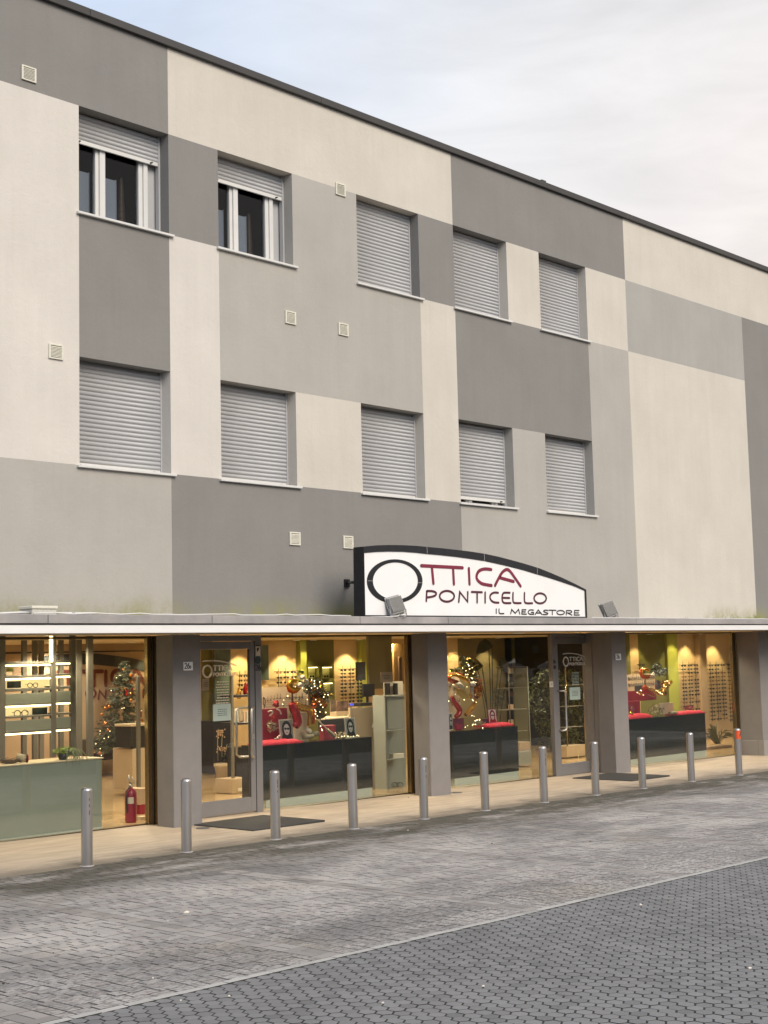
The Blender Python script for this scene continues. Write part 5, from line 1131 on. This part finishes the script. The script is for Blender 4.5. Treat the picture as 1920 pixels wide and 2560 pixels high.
# berry figurine
bf = thing('berry_ornament', 'ornament of glossy red berries and leaves in front of the dark red box', 'ornament', tuple(at(686, 1850, 1.05)))
b = MB()
for cu, cv, ru, rv, n in ((690, 1760, 8, 9, 60), (687, 1795, 9, 12, 90)):
    for k in range(n): a, c = rnd.uniform(0, 6.28), math.sqrt(rnd.random()); b.ball(at(cu + ru * c * math.cos(a), cv + rv * c * math.sin(a), 1.08 - .05 * (1 - c)), .0105, 0, 6)
b.build('berries', REDG, bf, kind='stuff'); b = MB(); foliage(b, at(680, 1815, 1.1), (.09, .05, .09), 70, .04); b.build('foliage', STRAW, bf)
limb(bf, 'arm', WHT, Z, K, [(160, 1100), (220, 1080), (250, 1120), (190, 1180)], 1.05, 1.8); limb(bf, 'arm', WHT, Z, K, [(330, 1050), (380, 1070), (420, 1150)], 1.05, 1.8)
portrait(697, 732, 1798, 1852, 1.06, 'black and white portrait card with sunglasses beside the red foil leg', .10); portrait(861, 887, 1794, 1844, 1.02, 'white edged black and white portrait card on the right of the black counter', .12)
vbox('pale_scroll', 737, 768, 1781, 1853, 1.16, .05, PEACHL, 'cream paper hanging under the gold leg', 'paper')
b = MB(); tp(b, [(758, 1843), (782, 1840)], .97, 5.5, 14); b.build('log_slice', STRAW, None, 'short pale log lying on the black counter', 'log'); b = MB(); tp(b, [(776, 1836), (795, 1833)], 1.05, 5.5, 14); b.build('log_slice', STRAW, None, 'short pale log lying behind another one on the black counter', 'log')
b = MB()
for u, v, r in ((694, 1846, 4.5), (700, 1840, 4), (688, 1848, 3.5)): b.ball(at(u, v, .95), r * mpp(at(u, v, .95)), 0, 12)
b.build('bauble_trio', STEEL, None, 'three small silver baubles on the red velvet cushion', 'baubles')
vbox('dark_board', 800, 862, 1798, 1852, 1.5, .04, mat('charcoal_board', (.03, .03, .03), .5), 'dark grey board behind the fairy lights', 'board')
vbox('red_box', 812, 840, 1813, 1848, 1.22, .12, mat('dull_red_box', (.28, .03, .05), .6), 'small red box on the black counter behind the lute', 'box')
b = MB(); foliage(b, at(852, 1838, 1.0), (.10, .05, .05), 60, .03); b.build('dried_flowers', STRAW, None, 'bunch of dried flowers on the right part of the black counter', 'dried flowers')
vbox('picture_card', 842, 871, 1753, 1778, 2.2, .02, mat('family_photo', (.20, .12, .08), .5, var=.9, scale=10), 'colour photo card standing on the desk behind', 'picture card'); vbox('picture_card', 826, 840, 1750, 1780, 2.3, .02, mat('faded_photo', (.22, .17, .12), .5, var=.7, scale=9), 'faded photo card at the left end of the desk behind', 'picture card')
vbox('beige_box', 841, 868, 1779, 1791, 2.1, .15, BEIGE, 'beige box in front of the photo card', 'box')
desk = thing('desk', 'beige reception desk in the second window', 'desk', tuple(at(920, 1970, 1.7))); vbox('front_panel', 877, 967, 1767, 1974, 1.70, .04, BEIGE, parent=desk); vbox('desk_top', 812, 968, 1791, 1795, 1.76, .7, TERR, parent=desk); vbox('side_panel', 948, 972, 1900, 1974, 1.66, .035, TAUPE, parent=desk)
b = MB(); P = [at(966, 1722, 1.62), at(969, 1762, 1.62), at(950, 1822, 1.62), at(931, 1820, 1.62)]; b.add([*P] + [p + Vector((.0, .02, 0)) for p in P], [(0, 1, 2, 3), (7, 6, 5, 4), (0, 4, 5, 1), (1, 5, 6, 2), (2, 6, 7, 3), (3, 7, 4, 0)]); b.build('slanted_board', GREYL, None, 'slanted grey board leaning on the reception desk', 'board')
mn = thing('monitor', 'black computer monitor seen from behind on the reception desk', 'monitor', tuple(at(925, 1764, 2.2))); vbox('screen', 909, 937, 1710, 1742, 2.3, .04, BLK, parent=mn); vbox('stand', 917, 922, 1742, 1760, 2.31, .02, BLK, parent=mn); vbox('foot', 902, 931, 1757, 1765, 2.2, .2, BLK, parent=mn)
vbox('blue_display', 877, 885, 1759, 1764, 2.1, .03, mat('blue_screen', (.03, .04, .35), .4, emit=1.2), 'small blue lit display on the desk', 'display')
vbox('chair_back', 896, 914, 1655, 1700, 5.2, .08, BLK, 'black chair back in front of the lime wall strip', 'chair')
vbox('olive_panel', 922, 981, 1582, 1722, 3.0, .06, mat('dull_olive_screen', (.20, .19, .10), .5, var=.1, scale=3), 'tall olive partition panel in the right of the second window', 'partition')
vbox('door_opening', 985, 1010, 1610, 1710, 4.2, .05, mat('amber_panel', (.22, .12, .03), .6), 'amber door panel at the right end of the second window', 'door'); vbox('door_opening', 998, 1006, 1642, 1702, 4.15, .03, BROWN, 'narrow dark brown door strip at the right end of the second window', 'door')
sh = thing('grey_shelf_unit', 'pale grey open shelf unit at the right end of the second window', 'shelf unit', tuple(at(990, 1975, 1.4)))
vbox('back_panel', 965, 1014, 1738, 1975, 1.62, .02, GREYL, parent=sh)
for v in (1738, 1824, 1896): vbox('shelf', 965, 1014, v, v + 3, 1.36, .26, GREYL, parent=sh)
vbox('side_panel', 964, 967, 1738, 1975, 1.36, .26, GREYL, parent=sh); vbox('front_panel', 968, 1012, 1742, 1822, 1.38, .02, mat('pale_grey_front', (.34, .36, .33), .4), parent=sh)
vbox('white_folder', 962, 1008, 1704, 1737, 1.45, .03, PAPER, 'white folder box on top of the grey shelf unit', 'folder'); vbox('black_folder', 964, 976, 1708, 1737, 1.40, .03, BLK, 'black folder on the grey shelf unit, the left one', 'folder'); vbox('black_folder', 986, 995, 1708, 1737, 1.40, .03, BLK, 'black folder on the grey shelf unit, the right one', 'folder')
vbox('white_device', 984, 1010, 1884, 1895, 1.40, .1, PAPER, 'white electronic box on the lower shelf of the grey shelf unit', 'device')
b = MB()
for k in range(7):
    a0 = rnd.uniform(0, 6); cu = rnd.uniform(984, 1006); tp(b, [(cu + 7 * math.cos(a0 + t * .7), 1962 + 6 * math.sin(a0 + t * .7)) for t in range(9)], 1.33, .55, 4)
b.build('cable_tangle', BLK, None, 'tangle of black cables on the floor under the grey shelf unit', 'cables', kind='stuff')

# ---- third window
ZC = counter(1127, 1297, 1828, 1816, .90, 'glossy black counter in the third shop window, right of the middle column', (1154,))
Z = (1110, 1630); K = 8.73
f2 = thing('christmas_figure', 'foil christmas figure playing a golden drum in the third shop window', 'christmas figure', tuple(at(1165, 1820, 1.1)))
limb(f2, 'red_sleeve', ORANGE, Z, K, [(290, 670), (200, 640), (105, 590), (110, 530), (180, 495), (260, 490)], 1.05, [5, 5, 4.5, 4, 3.5, 3])
limb(f2, 'gold_arm', GOLD, Z, K, [(130, 560), (170, 510), (260, 500), (360, 540), (460, 590), (540, 640), (570, 700)], 1.0, [2, 3, 3.5, 4.5, 4.5, 4, 3])
limb(f2, 'red_back', REDG, Z, K, [(240, 490), (330, 490), (420, 540)], 1.06, [3, 4, 3])
limb(f2, 'white_glove', WHT, Z, K, [(265, 710), (320, 710), (380, 750), (420, 800)], .98, [4, 5.5, 5, 3]); limb(f2, 'white_glove', WHT, Z, K, [(560, 700), (610, 700), (660, 720)], .98, [4, 5.5, 4])
limb(f2, 'body', STEEL, Z, K, [(600, 770), (600, 850), (620, 930), (630, 1010)], 1.0, [5.5, 5, 3.5, 3])
limb(f2, 'gold_leg', GOLD, Z, K, [(620, 1020), (690, 1090), (640, 1190), (540, 1300), (470, 1370)], 1.05, [3, 4, 5.5, 5, 4])
limb(f2, 'red_leg', REDG, Z, K, [(180, 970), (220, 1090), (290, 1180), (340, 1270), (310, 1370), (250, 1410)], 1.0, [4.5, 5, 6, 6.5, 6, 4])
limb(f2, 'drumstick', TERR, Z, K, [(240, 920), (275, 800)], .97, .8); limb(f2, 'drumstick', TERR, Z, K, [(440, 800), (520, 960)], .97, .8)
dp, dq = at(Z[0] + 430 / K, Z[1] + 930 / K, 1.04), at(Z[0] + 415 / K, Z[1] + 925 / K, 1.0)
b = MB(); n = 24; ring_ = [at(Z[0] + (425 + 130 * math.cos(2 * math.pi * k / n) + 45 * math.sin(2 * math.pi * k / n)) / K, Z[1] + (930 + 90 * math.cos(2 * math.pi * k / n) - 75 * math.sin(2 * math.pi * k / n)) / K, 1.0) for k in range(n)]
b.add(ring_ + [p + Vector((.05, .07, .02)) for p in ring_], [tuple(range(n)), tuple(range(2 * n - 1, n - 1, -1))] + [(k, n + k, n + (k + 1) % n, (k + 1) % n) for k in range(n)]); b.build('drum', mat('drum_gold', (.66, .42, .10), .4, .3), f2)
sprig(f2, Z, K, [(440, 160, 40, 60), (480, 300, 110, 90), (610, 220, 30, 50), (560, 420, 130, 110), (660, 330, 40, 50), (400, 360, 50, 50), (640, 560, 110, 110), (260, 400, 70, 30)], 1.15, 80)
sprig(f2, Z, K, [(690, 650, 70, 100), (710, 780, 70, 120), (690, 930, 50, 90)], 1.15, 110, GOLD, ORANGE)
lights(zc(Z, K, [(405, 350), (480, 410), (520, 490), (475, 490), (615, 345), (660, 430), (640, 470), (540, 300), (600, 560), (650, 650), (695, 660), (620, 580), (500, 550), (530, 270), (560, 370), (500, 760), (435, 915), (440, 1045), (510, 945), (620, 1040), (700, 1095), (640, 1060), (610, 1390), (655, 1400), (680, 1500), (715, 1490), (735, 1475), (780, 1470), (775, 1495), (515, 1610), (465, 1640), (620, 1605), (635, 1580), (685, 1580), (845, 1655), (200, 710), (245, 920), (105, 1070)]), 1.0, '', f2, 1.25)
music(1112, 1150, 1690, 1795, 1.4, 'cream sheet of music behind the golden drum')
portrait(1122, 1132, 1782, 1826, 1.0, 'black and white portrait card beside the middle column')
vbox('purple_cube', 1137, 1160.5, 1796, 1824, 1.05, .14, mat('plum_box', (.16, .02, .05), .6), 'plum coloured box under the drumming figure', 'box'); vbox('red_cup', 1143, 1156, 1810, 1826, .95, .06, mat('red_glass_cup', (.34, .03, .06), .25, coat=.5), 'small red cup in front of the plum box', 'cup', ch=.015)
portrait(1219, 1240, 1772, 1809, 1.08, 'red framed portrait card leaning on the red cushion of the third window', .14, False, REDP)
cushion(1220, 1285, 1807.5, 1817, .92, .30, 'red velvet cushion on the right of the black counter in the third window')
b = MB(); foliage(b, at(1196, 1808, 1.05), (.17, .05, .05), 90, .03); b.build('garland', STRAW, None, 'dry garland at the feet of the drumming figure', 'garland')
vbox('trophy', 1204, 1222, 1797, 1815, 1.1, .06, mat('aubergine_box', (.07, .025, .04), .4), 'dark aubergine box between the garland and the portrait card', 'box')
# big leafed plant, dark
t = thing('potted_plant', 'tall dark strelitzia with large leaves in the third window', 'potted plant', tuple(at(1225, 1850, 3.2)))
b = MB(); lf = MB()
for (u0, v0, u1, v1, s_) in ((1222, 1820, 1205, 1665, 1), (1228, 1820, 1222, 1620, 1), (1232, 1820, 1230, 1615, 1), (1240, 1820, 1254, 1672, 1), (1218, 1820, 1198, 1700, .8), (1248, 1820, 1265, 1705, .8), (1235, 1820, 1246, 1660, 1.0), (1226, 1820, 1190, 1660, .9)):
    tp(b, smooth([(u0, v0), ((u0 * .6 + u1 * .4), v0 * .5 + v1 * .5), (u1, v1)], 4), 3.2, [1.3] * 8 + [.8], 6)
    p = at(u1, v1, 3.2 + rnd.uniform(-.15, .15)); m_ = mpp(p); sd_ = 1 if u1 > u0 else -1; L_ = 42 * s_; W_ = 15 * s_
    pts = []
    for k in range(9):
        t_ = k / 8; cu = u1 + sd_ * L_ * t_ * .75; cv = v1 - L_ * .55 * t_ + L_ * .9 * t_ * t_; w_ = W_ * math.sin(math.pi * min(1, t_ * .92 + .08)) ; q = at(cu, cv, p.y); pts.append((q + Vector((0, .04 * math.sin(t_ * 3), w_ * m_)), q + Vector((0, .04 * math.sin(t_ * 3) - .03, 0)), q + Vector((0, .0, -w_ * m_))))
    vs = [x_ for tri in pts for x_ in tri]; lf.add(vs, [(3 * k + j, 3 * k + j + 1, 3 * k + j + 4, 3 * k + j + 3) for k in range(8) for j in (0, 1)], 0, True)
b.build('stem', LEAFD, t); lf.build('leaves', LEAFD, t)
b = MB()
for k in range(70):
    a = rnd.uniform(-1.1, 1.1); u, v = 1250 + rnd.uniform(-14, 12), 1745 + rnd.uniform(-20, 25); tp(b, [(u, v), (u + 9 * math.sin(a), v - 9 * math.cos(a)), (u + 20 * math.sin(a), v - 13 * math.cos(a) + 4)], 2.9, [.5, .9, .2], 4)
b.build('fronds', LEAFD, t, kind='stuff')
# glass partitions / display columns
gp = thing('display_column', 'slim pale green glass display column in the third shop window', 'display column', tuple(at(1322, 1905, 2.4)))
b = MB(); tp(b, [(1318, 1666), (1322, 1760), (1328, 1905)], 2.4, 1.6, 4); b.build('upright', PLINTH, gp); b = MB(); tp(b, [(1271, 1668), (1273, 1740), (1276, 1815)], 2.4, 1.8, 4); b.build('upright', POST, gp)
for v in (1667, 1719, 1773, 1828): vbox('shelf', 1272, 1321, v, v + 1.2, 2.4, .3, POST if v > 1670 else BLK, parent=gp, ch=.002)
vbox('back_panel', 1286, 1320, 1670, 1860, 2.9, .02, mat('deep_olive_panel', (.075, .070, .030), .7), parent=gp); vbox('base_block', 1299, 1328, 1878, 1912, 2.35, .3, GREYL, parent=gp); vbox('drawer', 1299, 1327, 1855, 1877, 2.4, .3, BEIGE, parent=gp)
for k, (v, m_) in enumerate(((1678, PAPER), (1700, BLK), (1735, BROWN), (1768, PEACH), (1806, PEACH))): vbox('trinket', 1277, 1284, v - 7, v + 6, 2.55, .06, m_, ('white and red postcard', 'black box', 'dark brown box', 'peach coloured carton', 'peach coloured tin')[k] + ' in the narrow display column of the third window', 'trinket')
# ficus seen through window and door
fc = at(1392, 1840, 4.6); t = thing('ficus_plant', 'large bushy ficus with pale edged leaves behind the second door', 'potted plant', (fc.x, 4.6, gz(fc.x)))
b = MB(); b.tube([(fc.x, 4.6, .1), (fc.x + .05, 4.6, 1.2), (fc.x, 4.6, 1.8)], [.03, .025, .01], 8); b.build('trunk', BROWN, t); b = MB(); b.lathe((fc.x, 4.6, gz(fc.x)), [(0, 0), (.15, 0), (.2, .28), (.18, .28)], 16); b.build('pot', BLK, t)
b = MB()
for (u, v, ru, rv, n) in ((1352, 1720, 22, 34, 330), (1372, 1690, 18, 22, 160), (1362, 1790, 26, 45, 380), (1378, 1850, 20, 25, 150), (1428, 1700, 34, 30, 330), (1440, 1770, 30, 50, 380), (1425, 1840, 28, 28, 200), (1345, 1760, 14, 30, 130)):
    p = at(u, v, 4.6); s_ = mpp(p); foliage(b, p, (ru * s_, .35, rv * s_), n, .062, flat=.7, shell=.05)
b.build('foliage', mat('ficus_leaf', (.085, .10, .035), .45, var=.55, scale=7), t, kind='stuff')
et = thing('etagere', 'slender metal display stand behind the glass of the second door', 'display stand', tuple(at(1440, 1892, 3.0)))
b = MB(); tp(b, [(1413, 1666), (1419, 1865)], 3.0, 1.8, 4); b.build('upright', BRASS, et); b = MB(); tp(b, [(1457, 1665), (1465, 1892)], 3.0, 2.0, 4); b.build('upright', BRASS, et)
for v in (1712, 1765, 1817): vbox('shelf', 1415, 1460, v, v + 1.1, 3.0, .25, POST, parent=et, ch=.002)
vbox('base', 1417, 1465, 1863, 1891, 3.0, .3, BEIGE, parent=et)
vbox('wall_end', 1464, 1476, 1598, 1900, 3.6, .04, TAUPE, 'beige wall end at the right side of the second door pane', 'wall')
b = MB(); tp(b, smooth([(1447, 1862), (1447, 1885), (1443, 1908)], 4), 2.8, .8, 5); b.build('cord', TERR, None, 'cream cord hanging down from the display stand behind the second door', 'cord')

# ---- rightmost window
ZD = counter(1571, 1768, 1796, 1784, .90, 'glossy black counter in the rightmost shop window', (1617,))
cushion(1571, 1631, 1785.5, 1796.5, .90, .30, 'red velvet cushion on the left of the black counter in the rightmost window'); cushion(1697, 1764, 1777.5, 1786.5, .92, .3, 'red velvet cushion on the right of the black counter in the rightmost window')
music(1568, 1638, 1685, 1728, 1.45, 'cream sheet of music in the rightmost window'); vbox('red_board', 1568, 1641, 1726, 1752, 1.40, .03, REDP, 'wide dark red panel under the music sheet of the rightmost window', 'panel'); vbox('red_box', 1568, 1601, 1752.5, 1790, 1.30, .05, REDP, 'dark red box behind the glass jar in the rightmost window', 'box')
Z = (1560, 1640); K = 10.37
f3 = thing('christmas_figure', 'foil christmas figure with a copper ring shaped hood in the rightmost window', 'christmas figure', tuple(at(1620, 1780, 1.1)))
limb(f3, 'copper_arm', ORANGE, Z, K, [(690, 520), (600, 545), (500, 530), (450, 450), (460, 370), (530, 350), (600, 350)], 1.05, [3, 4, 4.5, 4.5, 4, 3, 2]); limb(f3, 'gold_arm', GOLD, Z, K, [(680, 500), (560, 500), (500, 480), (490, 380), (560, 345), (640, 380)], 1.0, [1.5, 1.6, 2.2, 2.4, 2.2, 2])
limb(f3, 'white_glove', WHT, Z, K, [(690, 510), (740, 510), (790, 560)], 1.0, [3, 4, 2.5]); limb(f3, 'neck_rod', HORN, Z, K, [(548, 570), (546, 680), (545, 770)], 1.05, 1.4)
limb(f3, 'red_leg', REDG, Z, K, [(520, 800), (560, 880), (650, 940), (730, 980), (800, 1020)], 1.0, [4, 6, 5.5, 5.5, 3]); limb(f3, 'orange_knee', ORANGE, Z, K, [(520, 780), (560, 820), (620, 860)], .98, [3, 4.5, 3])
limb(f3, 'gold_leg', GOLD, Z, K, [(620, 840), (720, 880), (830, 920), (920, 970), (1000, 960), (1040, 870), (1060, 760), (1130, 680)], 1.05, [3, 4, 4.5, 5, 5, 4.5, 4, 4])
sprig(f3, Z, K, [(850, 260, 50, 70), (820, 400, 80, 90), (950, 450, 110, 90), (1000, 360, 60, 40)], 1.15, 60, LEAFD, GREYL); sprig(f3, Z, K, [(1060, 770, 90, 120), (1120, 680, 80, 50), (980, 960, 110, 60)], 1.1, 60, GOLD, GOLD)
limb(f3, 'dark_post', mat('plum_grey', (.10, .07, .08), .6), Z, K, [(880, 650), (870, 750), (880, 850)], 1.15, 7)
lights(zc(Z, K, [(835, 895), (880, 910), (910, 945), (940, 940), (950, 975), (995, 985), (1060, 660), (1100, 645), (1040, 780), (1090, 795), (430, 890), (345, 950), (500, 1010), (395, 985), (455, 905), (1130, 650), (1170, 700)]), .98, '', f3, 1.1)
vbox('dark_bow', 1590, 1608, 1712, 1728, 1.2, .04, mat('slate_bow', (.06, .07, .075), .6), 'dark slate bow beside the red foil leg of the rightmost window', 'bow', ch=.01)
b = MB(); foliage(b, at(1600, 1732, 1.1), (.07, .04, .06), 60, .022); b.build('gold_tuft', GOLD, None, 'tuft of gold tinsel under the dark bow', 'tinsel')
p = at(1577, 1789, 1.0); b = MB(); b.lathe(p, [(0, 0), (.055, 0), (.062, .04), (.06, .13), (.04, .17), (.04, .19)], 16); b.lathe(p + Vector((0, 0, .005)), [(0, 0), (.045, .01), (.04, .06), (0, .07)], 12, 1); b.build('glass_jar', [GLASS, GOLD], None, 'glass jar with golden balls on the cushion of the rightmost window', 'jar')
vbox('mask_card', 1650, 1684, 1757, 1785, 1.15, .02, PEACHL, 'cream card behind the right cushion of the rightmost window', 'card'); b = MB(); foliage(b, at(1640, 1775, 1.15), (.30, .06, .12), 140, .035); b.build('dry_branches', STRAW, None, 'dry branches on the black counter of the rightmost window', 'branches')
b = MB(); tp(b, [(1674, 1783), (1690, 1781)], 1.0, 4, 12); b.build('log_slice', STRAW, None, 'short pale log left of the right cushion in the rightmost window', 'log')
b = MB(); foliage(b, at(1722, 1770, 1.05), (.15, .05, .05), 90, .03); b.build('red_flowers', REDP, None, 'dark red flowers on the right cushion of the rightmost window', 'flowers')
link('spectacles', RIM, None, 'pale spectacles beside the dark red flowers', 'spectacles', None, None, tuple(at(1709, 1769, .98)))
t = thing('potted_plant', 'leafy pale palm on the floor at the right of the rightmost window', 'potted plant', tuple(at(1795, 1868, 2.0))); b = MB()
for k in range(60):
    a = rnd.uniform(-1.35, 1.35); u, v = 1795 + rnd.uniform(-7, 7), 1860; l = rnd.uniform(22, 58); q0, q1, q2 = at(u, v, 2.0), at(u + l * .45 * math.sin(a), v - l * .8 * math.cos(a * .7), 2.0 + rnd.uniform(-.15, .15)), at(u + l * .95 * math.sin(a), v - l * .95 * math.cos(a) - 3, 2.0)
    w = Vector((0, -.012, .012)); b.add([q0 - w * .3, q1 - w, q2, q1 + w, q0 + w * .3], [(0, 1, 3, 4), (1, 2, 3)])
b.build('fronds', mat('sage_frond', (.13, .15, .09), .55, var=.4, scale=10), t, kind='stuff'); vbox('planter', 1768, 1830, 1866, 1884, 1.95, .3, TAUPE, parent=t)
